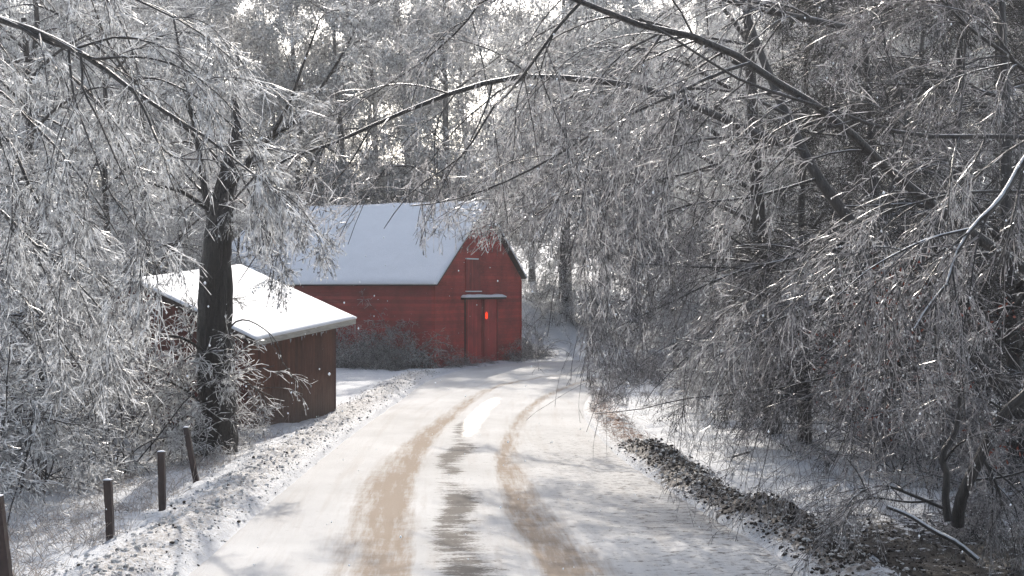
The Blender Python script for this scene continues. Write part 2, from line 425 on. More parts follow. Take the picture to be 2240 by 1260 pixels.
# under the bend of the road
C_, W_ = far_road_mask(0, 0)
sel = (Yg > 60) & (Yg < 84) & (Xg > -8) & (Xg < 62)
xi, yi = Xg[sel], Yg[sel]
ddm = np.full(len(xi), 1e9)
for k in range(0, NS, 3):
    a_ = LL[k]; b_ = RRr[k]; ab = b_ - a_; L2 = (ab ** 2).sum()
    t = np.clip(((xi - a_[0]) * ab[0] + (yi - a_[1]) * ab[1]) / L2, 0, 1)
    d = np.hypot(xi - a_[0] - t * ab[0], yi - a_[1] - t * ab[1]); ddm = np.minimum(ddm, d)
zz = Zg[sel]; zz = np.where(ddm < 0.5, np.minimum(zz, -0.06), zz); 
Zg[sel] = zz
nx, ny = len(xs), len(ys)
I = np.arange(nx * ny).reshape(ny, nx)
Fg = np.stack([I[:-1, :-1], I[:-1, 1:], I[1:, 1:], I[1:, :-1]], -1).reshape(-1, 4)
ground = mobj('ground', [(np.stack([Xg, Yg, Zg], -1).reshape(-1, 3), Fg, 0, True)], GROUND)
tag(ground, kind='structure')
dl = left_x(Yg) - Xg; dr = Xg - right_x(Yg)
lumpy = fbm(Xg * 2.2, Yg * 2.2, 4, 77)
dirt = 0.20 * np.exp(-((dl - 0.65) / 0.9) ** 2) * (1 - sstep(56, 66, Yg))
berm = np.exp(-np.clip(np.abs(dr - 0.3 - 0.7 * fbm(Yg * .5, 0 * Yg, 3, 61)) - 0.25, 0, 9) ** 2 / 0.3 ** 2)
dirt = np.maximum(dirt, 0.74 * berm * sstep(17, 19, Yg) * (1 - sstep(32, 36, Yg)))
dirt = np.maximum(dirt, 0.5 * berm * (1 - sstep(44, 50, Yg)))
dirt = np.maximum(dirt, (0.42 + 0.35 * sstep(25, 20, Yg)) * sstep(0.4, 1.0, dr) * (1 - sstep(3.0, 6.5, dr)) * (1 - sstep(23, 28, Yg)))
dirt = np.maximum(dirt, 0.22 * sstep(0.8, 3, dr) * (1 - sstep(26, 50, Yg)))
dirt = np.maximum(dirt, 0.12 * sstep(0.8, 3, dl))
brown = 0.55 * np.exp(-((dr - 0.6) / 0.5) ** 2) * sstep(32, 35, Yg) * (1 - sstep(46, 50, Yg))
sandy = np.maximum(0.62 * np.exp(-((dl - 0.6) / 0.85) ** 2) * (1 - sstep(58, 68, Yg)), 0.62 * np.exp(-((dr - 0.3) / 0.6) ** 2) * (1 - sstep(48, 60, Yg)))
for nm, arr in (('dirt', dirt), ('brown', brown), ('sandy', sandy)):
    at = ground.data.attributes.new(nm, 'FLOAT', 'POINT'); at.data.foreach_set('value', arr.astype(np.float32).ravel())

# the road sheet
uu = np.linspace(0, 1, NU)
RP = LL[:, None, :] * (1 - uu)[None, :, None] + RRr[:, None, :] * uu[None, :, None]
mid = (LL + RRr) / 2
S_ = np.r_[0, np.cumsum(np.linalg.norm(np.diff(mid, axis=0), axis=1))]
width = np.linalg.norm(LL - RRr, axis=1)
UM = (uu[None, :] - 0.5) * width[:, None]; SM = np.repeat(S_[:, None], NU, 1)
Ymid = np.repeat(mid[:, 1][:, None], NU, 1)
Yr = RP[..., 1]; Xr = RP[..., 0]
Uf = np.repeat(uu[None, :], NS, 0)
def track(tab):
    tab = np.array(tab); return np.interp(Yr, tab[:, 0], tab[:, 1])
tl = track([(10, .345), (19, .335), (28, .30), (35.8, .315), (45.5, .375), (55, .45), (60.6, .58), (66, .70), (80, .75)])
tr = track([(10, .62), (18.8, .60), (23.6, .575), (32, .59), (39.4, .66), (49.3, .76), (58, .86), (80, .9)])
tc = track([(10, .44), (19, .45), (28, .44), (35.8, .45), (43.8, .475), (50, .53), (60, .65)])
rut = fbm(Uf * 14, SM / 6, 3, 3)
def gau(u, c, wl, wr):
    d = u - c; return np.where(d < 0, np.exp(-(d / wl) ** 2), np.exp(-(d / wr) ** 2))
wlm = np.interp(Yr, [18, 28, 40, 60], [.105, .09, .045, .035])
tanm = np.maximum(gau(Uf, tl, wlm, 0.035), 1.0 * gau(Uf, tr, 0.022, np.interp(Yr, [18, 22, 32, 45], [.085, .075, .05, .035])))
tanm = np.maximum(tanm, 0.0 * gau(Uf, track([(10, .74), (18.8, .70), (23, .64), (26, .60), (80, .6)]), .03, .06) * (1 - sstep(24, 27, Yr)))
tanm = tanm * np.interp(Yr, [18, 30, 45, 60, 75], [1.0, 0.95, 0.75, 0.45, 0.2])
tanm = np.clip(tanm * (0.6 + 0.8 * rut), 0, 1)
tanm = np.maximum(tanm, 0.16 * sstep(0.25, 0.4, Uf) * (1 - sstep(0.7, 0.8, Uf)) * (1 - sstep(24, 34, Yr)))
darkm = gau(Uf, tc + 0.05 * (fbm(SM / 1.3, 0 * SM, 3, 71) - .5), .05, .055) * np.interp(Yr, [15, 22, 30, 38, 44, 52], [0.95, 0.62, 0.8, 0.85, 0.45, 0.0])
blob = fbm(Uf * 9, SM / 2.6, 3, 19)
darkm = np.clip(darkm * (0.7 + 0.9 * sstep(.3, .65, blob)), 0, 1)
darkm *= 1 - 0.9 * sstep(41, 44, Yr)
wetm = gau(Uf, tc + 0.01, .05, .055) * np.interp(Yr, [33, 36, 40, 47, 50, 58, 61, 64, 72], [0, .45, .95, .95, .4, .3, .95, 1.0, 0.5])
wetm = np.clip(1.0 * wetm * (0.5 + 1.1 * fbm(Uf * 10, SM / 3.0, 3, 41)), 0, 1)
gritm = sstep(0.25, 1.0, Uf) * 0.35 * (1 - sstep(30, 45, Yr)) + 0.10
gritm = gritm * (1 - 0.5 * tanm)
Zr = 0.012 + 0 * Xr - 0.035 * np.maximum(gau(Uf, tl, .05, .035), gau(Uf, tr, .03, .05)) + 0.03 * (fbm(Uf * 30, SM / 1.5, 4, 9) - 0.5) + 0.015 * (fbm(Uf * 8, SM * 1.2, 3, 29) - .5)
Zr += -0.05 * sstep(0.02, 0.0, np.minimum(Uf, 1 - Uf)) 
I = np.arange(NS * NU).reshape(NS, NU)
Fr = np.stack([I[:-1, :-1], I[:-1, 1:], I[1:, 1:], I[1:, :-1]], -1).reshape(-1, 4)
road = mobj('road', [(np.stack([Xr, Yr, Zr], -1).reshape(-1, 3), Fr, 0, True)], ROAD)
tag(road, kind='structure')
for nm, arr in (('tan', tanm), ('dark', darkm), ('wet', wetm), ('grit', gritm)):
    at = road.data.attributes.new(nm, 'FLOAT', 'POINT'); at.data.foreach_set('value', arr.astype(np.float32).ravel())
uvl = road.data.uv_layers.new(name='road')
UVv = np.stack([UM, SM], -1).reshape(-1, 2)
uvl.data.foreach_set('uv', UVv[Fr.ravel()].astype(np.float32).ravel())

def gz1(x, y): return float(ground_z(np.array([x]), np.array([y]))[0])

# ------------------------------------------------------------------ barn
def prism(poly, e0, e1, axis_map):
    """poly: list of (a,b); extruded between e0 and e1; axis_map(a,b,e)->xyz"""
    n = len(poly)
    v = [axis_map(a, b, e0) for a, b in poly] + [axis_map(a, b, e1) for a, b in poly]
    return v, n
def ngon_mesh(name, verts, faces, mats, parent, mis=None):
    me = bpy.data.meshes.new(name); me.from_pydata([tuple(map(float, v)) for v in verts], [], faces)
    for m in (mats if isinstance(mats, (list, tuple)) else [mats]): me.materials.append(m)
    if mis:
        for p, m in zip(me.polygons, mis): p.material_index = m
    import bmesh
    bm = bmesh.new(); bm.from_mesh(me); bmesh.ops.recalc_face_normals(bm, faces=bm.faces[:]); bm.to_mesh(me); bm.free()
    o = bpy.data.objects.new(name, me); return link(o, parent)

# local frame: y runs along the gable wall from its near corner to its far corner, x runs back along the long wall (away, left)
ang = math.atan2(8.8, 4.18) - math.pi / 2      # rotation of local y from world y
barn = thing('barn', (-3.69, 67.5, 0), 'weathered red barn with a snow-covered pitched roof beside the bend of the road', 'barn', None, ang)
GW, BL, EH1, EH2, RH = 9.74, 13.0, 4.23, 4.35, 8.0
# long wall facing the camera (local x negative), gable wall in the plane x=0
def bx(a, e, z): return (a, e, z)
gp = [(0, -0.4), (GW, -0.4), (GW, EH2), (GW * 0.51, RH - 0.1), (0, EH1)]
# gable wall slab, 0.15 thick, with the doorway cut left as a recess behind the doors
v = [(0, y, z) for y, z in gp] + [(-0.15, y, z) for y, z in gp]
ngon_mesh('gable_wall', v, [(0, 1, 2, 3, 4), (9, 8, 7, 6, 5)] + [(i, (i + 1) % 5, (i + 1) % 5 + 5, i + 5) for i in range(5)], BARN_RED, barn)
v = [(-BL, y, z) for y, z in gp] + [(-BL - 0.15, y, z) for y, z in gp]
ngon_mesh('gable_wall', v, [(0, 1, 2, 3, 4), (9, 8, 7, 6, 5)] + [(i, (i + 1) % 5, (i + 1) % 5 + 5, i + 5) for i in range(5)], BARN_RED, barn)
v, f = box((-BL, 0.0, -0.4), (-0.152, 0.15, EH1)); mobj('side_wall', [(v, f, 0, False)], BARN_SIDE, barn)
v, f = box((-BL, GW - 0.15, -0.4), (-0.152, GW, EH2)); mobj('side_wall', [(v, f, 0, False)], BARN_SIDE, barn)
# roof: boards (dark underside) with a slab of snow
def roof_slab(name, y0, z0, y1, z1, x0, x1, th, mat, parent, lift=0.0, puff=0.0, nxs=40, nys=16):
    d = np.array([y1 - y0, z1 - z0]); L = np.linalg.norm(d); d /= L; nn = np.array([-d[1], d[0]]);
    if nn[1] < 0: nn = -nn
    gx = np.linspace(x0, x1, nxs); gt = np.linspace(0, L, nys)
    X, T = np.meshgrid(gx, gt, indexing='ij')
    top = lift + th * (1 + puff * (fbm(X * 0.8, T * 0.8, 3, 3) - 0.5)) * np.minimum(1, 0.45 + 2.2 * np.minimum(np.minimum(X - x0 if x1 > x0 else x0 - X, x1 - X if x1 > x0 else X - x1), T)) if puff else lift + th + 0 * X
    def pos(h): return np.stack([X, y0 + d[0] * T + nn[0] * h, z0 + d[1] * T + nn[1] * h], -1).reshape(-1, 3)
    A = pos(top); B = pos(lift + 0 * X)
    n = nxs * nys; I = np.arange(n).reshape(nxs, nys)
    f1 = np.stack([I[:-1, :-1], I[1:, :-1], I[1:, 1:], I[:-1, 1:]], -1).reshape(-1, 4)
    f2 = f1[:, ::-1] + n
    bd = np.concatenate([I[:, 0], I[-1, 1:], I[::-1, -1][1:], I[0, ::-1][1:]])
    f3 = np.array([(bd[i], bd[i] + n, bd[i + 1] + n, bd[i + 1]) for i in range(len(bd) - 1)])
    return mobj(name, [(np.concatenate([A, B]), np.concatenate([f1, f2, f3]), 0, True)], mat, parent)
ap = (GW * 0.51, RH)
s1 = (RH - EH1) / ap[0]; s2 = (RH - EH2) / (GW - ap[0])
roof = roof_slab('roof', -0.45, EH1 - 0.45 * s1 + 0.02, ap[0], RH + 0.02, -BL - 0.4, 0.42, 0.1, DARKWOOD, barn)
roof_slab('snow_cover', -0.49, EH1 - 0.49 * s1 + 0.02, ap[0], RH + 0.02, -BL - 0.44, 0.45, 0.13, SNOW, roof, 0.102, 0.9, 70, 30)
roof2 = roof_slab('roof', GW + 0.12, EH2 - 0.12 * s2 + 0.02, ap[0] + 0.003, RH + 0.02, -BL - 0.4, 0.22, 0.1, DARKWOOD, barn)
roof_slab('snow_cover', GW + 0.16, EH2 - 0.16 * s2 + 0.02, ap[0] + 0.003, RH + 0.02, -BL - 0.44, 0.25, 0.13, SNOW, roof2, 0.102, 0.9, 70, 30)
for o in (roof2,): pass
# corner boards, rake boards
v, f = box((0.003, 0.0, -0.3), (0.04, 0.14, EH1 - 0.1)); mobj('corner_board', [(v, f, 0, False)], BARN_RED, barn)
v, f = box((0.003, GW - 0.14, -0.3), (0.04, GW, EH2 - 0.1)); mobj('corner_board', [(v, f, 0, False)], BARN_RED, barn)
# eave trim shadow board
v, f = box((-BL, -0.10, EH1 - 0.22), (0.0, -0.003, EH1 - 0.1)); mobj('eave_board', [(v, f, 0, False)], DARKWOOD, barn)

def gy(pxx):
    """local y on the gable wall of a picture column"""
    q = (pxx - CX) / F; dx, dy = 4.18 / 9.742, 8.8 / 9.742
    return (q * 67.5 + 3.69) / (dx - q * dy)
def gzt(pxx, pyy):
    t = gy(pxx); Y = 67.5 + 8.8 / 9.742 * t; return CAMZ - (pyy - CY) / F * Y
ya, yb, yc = gy(1017), gy(1054), gy(1086)
zt = gzt(1050, 655)
v, f = box((0.003, ya, 0.02), (0.06, yb - 0.03, zt)); d1 = mobj('door', [(v, f, 0, False)], DOOR_RED, barn)
v, f = box((0.003, yb + 0.03, 0.02), (0.07, yc, zt)); d2 = mobj('door', [(v, f, 0, False)], DOOR_RED, barn)
for dd, y0, y1, xx in ((d1, ya, yb - 0.03, 0.06), (d2, yb + 0.03, yc, 0.07)):
    for yy in (y0, y1 - 0.13):
        v, f = box((xx + 0.002, yy, 0.02), (xx + 0.035, yy + 0.13, zt)); mobj('door_stile', [(v, f, 0, False)], LOFT_RED, dd)
# dark strip standing in for shade between the doors, and dark jambs
v, f = box((0.002, yb - 0.026, 0.0), (0.02, yb + 0.026, zt)); mobj('door_gap_shade', [(v, f, 0, False)], DARKWOOD, barn)
v, f = box((0.003, yc + 0.003, 0.0), (0.05, yc + 0.06, zt)); mobj('door_jamb', [(v, f, 0, False)], DARKWOOD, barn)
v, f = box((0.003, ya - 0.06, 0.0), (0.05, ya - 0.003, zt)); mobj('door_jamb', [(v, f, 0, False)], DARKWOOD, barn)
# track hood with snow on it
y0, y1 = gy(1008), gy(1096)
v, f = box((0.003, y0, zt + 0.01), (0.30, y1, zt + 0.10)); hood = mobj('door_hood', [(v, f, 0, False)], DARKWOOD, barn)
gx = np.linspace(0.0, 0.33, 6); gyy = np.linspace(y0, y1, 40); X, Y = np.meshgrid(gx, gyy, indexing='ij')
Z = zt + 0.103 + (0.12 + 0.06 * fbm(Y * 2, X, 3, 2)) * np.minimum(1, 0.3 + 4 * np.minimum(np.minimum(Y - y0, y1 - Y), 0.36 - X))
A = np.stack([X, Y, Z], -1).reshape(-1, 3); B = A.copy(); B[:, 2] = zt + 0.103
n = A.shape[0]; I = np.arange(n).reshape(6, 40)
f1 = np.stack([I[:-1, :-1], I[1:, :-1], I[1:, 1:], I[:-1, 1:]], -1).reshape(-1, 4)
bd = np.concatenate([I[:, 0], I[-1, 1:], I[::-1, -1][1:], I[0, ::-1][1:]])
f3 = np.array([(bd[i], bd[i] + n, bd[i + 1] + n, bd[i + 1]) for i in range(len(bd) - 1)])
mobj('snow_cover', [(np.concatenate([A, B]), np.concatenate([f1, f1[:, ::-1] + n, f3]), 0, True)], SNOW, hood)
# loft door with its own snowy ledge
y0, y1 = gy(1017), gy(1049); z0, z1 = gzt(1033, 634), gzt(1033, 568)
v, f = box((0.003, y0, z0), (0.045, y1, z1)); loft = mobj('loft_door', [(v, f, 0, False)], LOFT_RED, barn)
v, f = box((0.003, y0 + 0.05, z1 + 0.01), (0.10, y1 - 0.3, z1 + 0.07)); mobj('lintel', [(v, f, 0, False)], SNOW, loft)
v, f = box((0.003, y0 + 0.05, z0 - 0.10), (0.09, y1 + 0.1, z0 - 0.05)); mobj('sill', [(v, f, 0, False)], SNOW, loft)
# orange-red oval mark on the right door, glowing by emission
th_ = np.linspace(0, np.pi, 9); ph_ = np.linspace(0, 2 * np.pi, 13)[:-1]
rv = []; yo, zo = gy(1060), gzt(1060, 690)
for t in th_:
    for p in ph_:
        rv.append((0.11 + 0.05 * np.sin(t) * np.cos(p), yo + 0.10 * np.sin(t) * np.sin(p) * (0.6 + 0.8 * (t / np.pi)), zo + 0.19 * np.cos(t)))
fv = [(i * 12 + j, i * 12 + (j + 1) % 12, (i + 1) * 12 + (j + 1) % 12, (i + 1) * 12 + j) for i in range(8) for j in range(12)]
rf = mobj('glowing_mark', [(np.array(rv), np.array(fv), 0, True)], RED_MARK, d2)
rf['label'] = 'bright orange-red oval mark glowing at the edge of the barn door'

# ------------------------------------------------------------------ shed
sang = math.atan2(4.0, 1.82) - math.pi / 2
shed = thing('shed', (-7.07, 37.9, 0), 'low brown board shed with a smooth snowy roof behind the big roadside tree', 'shed', None, sang)
SL = 4.4; SW = 7.2
# local: y along the eave wall (near -> far), x negative towards the left of the picture
e_near, e_far = 2.58, 2.98
rise = 0.385
def sz(x, y):   # roof underside plane
    x = np.asarray(x, float); y = np.asarray(y, float)
    return e_near + (e_far - e_near) * y / SL + np.where(x > -3.6, -x * rise, 3.6 * rise + (x + 3.6) * rise)
v, f = box((-0.12, 0.122, -0.4), (0, SL, 1)); v[:, 2] = np.where(v[:, 2] > 0, sz(0, v[:, 1]) - 0.02, -0.4)
mobj('front_wall', [(v, f, 0, False)], SHED_WALL, shed)
for yy in (0.0, SL + 0.002):
    pts = [(0, -0.4), (0, float(sz(0, yy)) - 0.02), (-3.6, float(sz(-3.6, yy)) - 0.02), (-SW, float(sz(-SW, yy)) - 0.02), (-SW, -0.4)]
    v = [(x, yy, z) for x, z in pts] + [(x, yy + 0.12, z) for x, z in pts]
    ngon_mesh('gable_wall', v, [(0, 1, 2, 3, 4), (9, 8, 7, 6, 5)] + [(i, (i + 1) % 5, (i + 1) % 5 + 5, i + 5) for i in range(5)], SHED_GABLE, shed)
v, f = box((-SW, 0.122, -0.4), (-SW + 0.12, SL, 1)); v[:, 2] = np.where(v[:, 2] > 0, sz(-SW, v[:, 1]) - 0.02, -0.4)
mobj('back_wall', [(v, f, 0, False)], SHED_WALL, shed)
v, f = box((-0.125, 0.0, -0.4), (0.03, 0.12, 2.5)); v[:, 0] = np.where(v[:, 0] > 0, 0.03, 0.004); v[:, 1] = np.where(v[:, 1] > 0.05, 0.12, 0.0)
mobj('corner_board', [(v, f, 0, False)], SHED_WALL, shed)
def shed_slab(name, xa, xb, y0, y1, h0, h1, mat, parent, puff=0.0, nxs=30, nys=40):
    gx = np.linspace(xa, xb, nxs); gyy = np.linspace(y0, y1, nys); X, Y = np.meshgrid(gx, gyy, indexing='ij')
    zb = sz(X, Y)
    edge = np.minimum(np.minimum(Y - y0, y1 - Y), np.abs(X - xa) if xa > xb else np.abs(X - xa))
    top = zb + h1 + (puff * (fbm(X * 1.1, Y * 1.1, 3, 8) - 0.5) - 0.025 * np.exp(-(edge / 0.03) ** 2) if puff else 0)
    A = np.stack([X, Y, top], -1).reshape(-1, 3); B = np.stack([X, Y, zb + h0], -1).reshape(-1, 3)
    n = len(A); I = np.arange(n).reshape(nxs, nys)
    f1 = np.stack([I[:-1, :-1], I[1:, :-1], I[1:, 1:], I[:-1, 1:]], -1).reshape(-1, 4)
    bd = np.concatenate([I[:, 0], I[-1, 1:], I[::-1, -1][1:], I[0, ::-1][1:]])
    f3 = np.array([(bd[i], bd[i] + n, bd[i + 1] + n, bd[i + 1]) for i in range(len(bd) - 1)])
    return mobj(name, [(np.concatenate([A, B]), np.concatenate([f1, f1[:, ::-1] + n, f3]), 0, False)], mat, parent)
OX, OY0, OY1 = 0.45, -0.25, SL + 0.45
ra = shed_slab('roof', OX, -3.6, OY0, OY1, 0.0, 0.06, DARKWOOD, shed)
rb = shed_slab('roof', -SW - 0.4, -3.602, OY0, OY1, 0.0, 0.06, DARKWOOD, shed)
sa = shed_slab('snow_cover', OX + 0.05, -3.6, OY0 - 0.03, OY1 + 0.03, 0.063, 0.13, SNOW, ra, 0.02, 50, 60)
sb = shed_slab('snow_cover', -SW - 0.43, -3.602, OY0 - 0.03, OY1 + 0.03, 0.063, 0.13, SNOW, rb, 0.02, 50, 60)
for s_ in (sa, sb): s_.data.polygons.foreach_set('use_smooth', np.ones(len(s_.data.polygons), bool))
v, f = box((OX + 0.003, OY0, 0), (OX + 0.035, OY1, 1)); v[:, 2] = sz(OX, v[:, 1]) + np.where(v[:, 2] > 0.5, 0.055, -0.11)
fas = mobj('fascia', [(v, f, 0, False)], FASCIA, shed)
v, f = box((-3.6, OY0 - 0.03, 0), (OX, OY0 - 0.003, 1)); v[:, 2] = sz(v[:, 0], OY0) + np.where(v[:, 2] > 0.5, 0.055, -0.10)
mobj('rake_board', [(v, f, 0, False)], DARKWOOD, shed)
def icicles(name, pts, lens, parent, rad=0.018):
    P = np.array([[p, (p[0], p[1], p[2] - L * 0.5), (p[0], p[1], p[2] - L)] for p, L in zip(pts, lens)], float)
    Rr = np.array([[rad, rad * 0.6, 0.002]] * len(pts))
    return mobj(name, [tubes(P, Rr, 5)], ICE, parent)
for k in range(22):
    y = OY0 + 0.1 + (OY1 - OY0 - 0.15) * random.random(); L = random.uniform(0.03, 0.13)
    if k == 0: y, L = OY1 - 0.03, 0.42
    icicles('icicle', [(OX + 0.02, y, float(sz(OX, y)) - 0.13)], [L], fas)

# ------------------------------------------------------------------ fence posts
def fence_post(bx_, by_, Y, topx, topy, wd, label):
    b = px(bx_, by_, Y); t = px(topx, topy, Y); b0 = b - (t - b) * 0.25
    base = thing('fence_post', b, label, 'post', 'old posts along the left side of the road')
    r = wd / 2
    zs = np.linspace(0, 1, 14); V = []
    for q in zs:
        c = (b0 + (t - b0) * q) - b
        for sx, sy in ((-1, -1), (1, -1), (1, 1), (-1, 1)):
            j = 0.004
            V.append((c[0] + sx * r + random.uniform(-j, j), c[1] + sy * r + random.uniform(-j, j), c[2]))
    Fq = [(i * 4 + j, i * 4 + (j + 1) % 4, (i + 1) * 4 + (j + 1) % 4, (i + 1) * 4 + j) for i in range(13) for j in range(4)]
    Fq.append((52, 53, 54, 55))
    mobj('shaft', [(np.array(V), np.array(Fq), 0, False)], POST, base)
    c = t - b
    gx = np.linspace(-r * 1.1, r * 1.1, 5); X, Y_ = np.meshgrid(gx, gx, indexing='ij'); Z = 0.022 * (1 - (np.abs(X) / r / 1.3) ** 2) * (1 - (np.abs(Y_) / r / 1.3) ** 2)
    A = np.stack([X + c[0], Y_ + c[1], Z + c[2] + 0.003], -1).reshape(-1, 3); B = A.copy(); B[:, 2] = c[2] + 0.002
    I = np.arange(25).reshape(5, 5); f1 = np.stack([I[:-1, :-1], I[1:, :-1], I[1:, 1:], I[:-1, 1:]], -1).reshape(-1, 4)
    bd = np.concatenate([I[:, 0], I[-1, 1:], I[::-1, -1][1:], I[0, ::-1][1:]])
    f3 = np.array([(bd[i], bd[i] + 25, bd[i + 1] + 25, bd[i + 1]) for i in range(len(bd) - 1)])
    mobj('snow_cap', [(np.concatenate([A, B]), np.concatenate([f1, f3]), 0, True)], SNOW, base)
fence_post(243, 1195, 20.92, 236, 1050, 0.105, 'dark square fence post standing shortest, nearest of the three whole posts by the road')
fence_post(356, 1140, 23.2, 353, 988, 0.105, 'dark upright fence post in the middle of the row of three')
fence_post(432, 1066, 27.1, 407, 935, 0.10, 'dark fence post leaning to the left just before the big tree')
fence_post(22, 1330, 16.9, -8, 1085, 0.125, 'dark fence post cut by the bottom left edge of the photo')

# ------------------------------------------------------------------ trees
OCT = np.array([(1, 0, 0), (0, 1, 0), (-1, 0, 0), (0, -1, 0), (0, 0, 1), (0, 0, -1)], float)
OCF = np.array([(0, 1, 4), (1, 2, 4), (2, 3, 4), (3, 0, 4), (1, 0, 5), (2, 1, 5), (3, 2, 5), (0, 3, 5)])
def glint_specks(P, r, share, mat=2):  # small white octahedra added along the twigs in place of sun glints
    n = int(len(P) * share); i = rng.integers(0, len(P), n); k = rng.integers(1, P.shape[1], n)
    c = P[i, k] + np.array([0, 0, -r * .7]); rr = r * rng.uniform(.5, 1.5, (n, 1, 1))
    V = c[:, None] + OCT[None] * rr * np.array([1, 1, 1.5])
    return (V.reshape(-1, 3), (OCF[None] + (np.arange(n) * 6)[:, None, None]).reshape(-1, 3), mat, True)
OPEN = [  # openings in the foliage: x0, y0, x1, y1 (picture columns/rows), share of twigs missing
    (640, 560, 1150, 800, 1.0), (780, 452, 900, 560, .93), (1030, 560, 1150, 600, .75), (1010, 520, 1130, 560, .25), (1150, 590, 1260, 800, .9),
    (520, 600, 780, 930, .95), (330, 640, 440, 900, .5), (425, 400, 535, 1000, .72), (480, 290, 545, 400, .6), (1330, 25, 1500, 90, .5), (1500, 60, 1640, 130, .5), (1620, 110, 1760, 220, .5), (1740, 200, 1900, 330, .5), (600, 290, 800, 360, .5), (780, 220, 980, 300, .5), (960, 165, 1140, 225, .4), (60, 40, 200, 130, .5), (190, 110, 310, 210, .5), (290, 180, 420, 290, .5), (42, 270, 86, 360, .8), (208, 370, 248, 500, .85), (1770, 380, 1860, 480, .6), (1990, 390, 2045, 455, .7), (2095, 70, 2140, 150, .7), (1560, 80, 1700, 150, .4),
    (400, 800, 1150, 1300, 1.0), (1130, 860, 1290, 1300, .9), (1290, 900, 1420, 1300, .9), (1340, 900, 1960, 1070, .45), (200, 960, 420, 1260, .9)]
SHED_OPEN = [(540, 690, 780, 940, .7)]
def prune(P, Rr, off, zones=None):
    W = P + off
    keep = np.ones(len(P), bool)
    u = rng.random(len(P))
    for q in range(P.shape[1] // 3, P.shape[1]):
        X = CX + W[:, q, 0] / W[:, q, 1] * F; Y = CY - (W[:, q, 2] - CAMZ) / W[:, q, 1] * F
        for x0, y0, x1, y1, p in (zones or OPEN):
            keep &= ~((X > x0) & (X < x1) & (Y > y0) & (Y < y1) & (u < p))
    if keep.sum() < 2: keep[:2] = True
    return P[keep], Rr[keep]
def build_crown(limbs, limbR, spec, mats, off=None, zones=None):
    """spec: list of level dicts; returns mesh parts; limbs (n,K,3)"""
    parts = []
    P, Rr = limbs, limbR
    for i, s in enumerate(spec):
        P, Rr = grow(P, Rr, **{k: v for k, v in s.items() if k not in ('S', 'mat', 'glint')})
        if off is not None and i < 3: P, Rr = prune(P, Rr, off, zones)
        parts.append(tubes(P, Rr, s.get('S', 3), s.get('mat', 0)))
        if s.get('glint'): parts.append(glint_specks(P, *s['glint']))
    return parts

def tree_meshes(name, H, r0, spread, n_limb, spec, lean=0.0, mats=None, t_low=0.18, limb_len=0.42, limb_droop=0.05, limb_ang=(35, 75)):
    K = 14
    z = np.linspace(0, 1, K)
    tx = np.cumsum(rng.normal(size=K) * 0.018 * H / 3) * z; ty = np.cumsum(rng.normal(size=K) * 0.018 * H / 3) * z
    P = np.stack([tx + lean * H * z ** 1.4, ty, -0.4 + z * H], -1)[None]
    Rr = (r0 * (1 - z) ** 0.8 + 0.02)[None]; Rr[0, 0] *= 1.35; Rr[0, 1] *= 1.1
    trunk = make_mesh(name + '_trunk', [tubes(P, Rr, 9, 0)], [mats[0]])
    L, LR = grow(P, Rr, n_limb, limb_len * H * spread, limb_ang, limb_droop, 9, 0.10, 0.012, 0.5, 0.4 * r0, t_low, 0.98, 0.55)
    parts = [tubes(L, LR, 5, 0)] + [(a, b, m, s) for a, b, m, s in build_crown(L, LR, spec, mats)]
    crown = make_mesh(name + '_crown', parts, list(mats))
    return trunk, crown

def place_tree(name, meshes, x, y, rz, s, label, cat='tree', group=None, z=None):
    t = thing(name, (x, y, (gz1(x, y) if z is None else z) - 0.05), label, cat, group, rz); t.scale = (s, s, s)
    for nm, me in zip(('trunk', 'crown'), meshes):
        o = bpy.data.objects.new(nm, me); link(o, t)
    return t

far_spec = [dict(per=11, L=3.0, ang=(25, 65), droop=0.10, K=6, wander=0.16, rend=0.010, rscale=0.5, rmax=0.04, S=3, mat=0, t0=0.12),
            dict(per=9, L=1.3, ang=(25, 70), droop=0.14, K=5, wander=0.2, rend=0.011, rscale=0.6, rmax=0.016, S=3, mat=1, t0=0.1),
            dict(per=6, L=0.6, ang=(25, 80), droop=0.12, K=4, wander=0.25, rend=0.013, rscale=0.9, rmax=0.018, S=3, mat=1, t0=0.1, glint=(0.042, 0.8))]
FAR = [tree_meshes('far_tree', 25, 0.26, 1.0, 26, far_spec, 0.02 * (i - 2), (BARK_FAR, TWIG_FAR, GLINT), 0.12, 0.34) for i in range(5)]
shrub_spec = [dict(per=9, L=1.2, ang=(20, 60), droop=0.12, K=5, wander=0.2, rend=0.008, rscale=0.6, rmax=0.02, mat=1),
              dict(per=9, L=0.6, ang=(25, 70), droop=0.15, K=4, wander=0.25, rend=0.007, rscale=0.8, rmax=0.01, mat=1)]
def shrub_mesh(name, H, n, mats, spec=shrub_spec, arch=0.16, spreadd=(5, 60), rr=0.02):
    base = np.zeros((n, 2, 3)); base[:, :, :2] = rng.normal(size=(n, 1, 2)) * 0.35 * H / 2.5; base[:, 1, 2] = 0.01
    L, LR = grow(base, np.full((n, 2), rr * 1.4), 1, H * 1.2, spreadd, arch, 9, 0.10, 0.008, 1, rr, 0, 1, 0.0)
    return make_mesh(name, [tubes(L, LR, 4, 0)] + build_crown(L, LR, spec, mats), list(mats))
SHRUB = [shrub_mesh('thicket', 4.0, 12, (BARK_FAR, TWIG_FAR)) for i in range(3)]

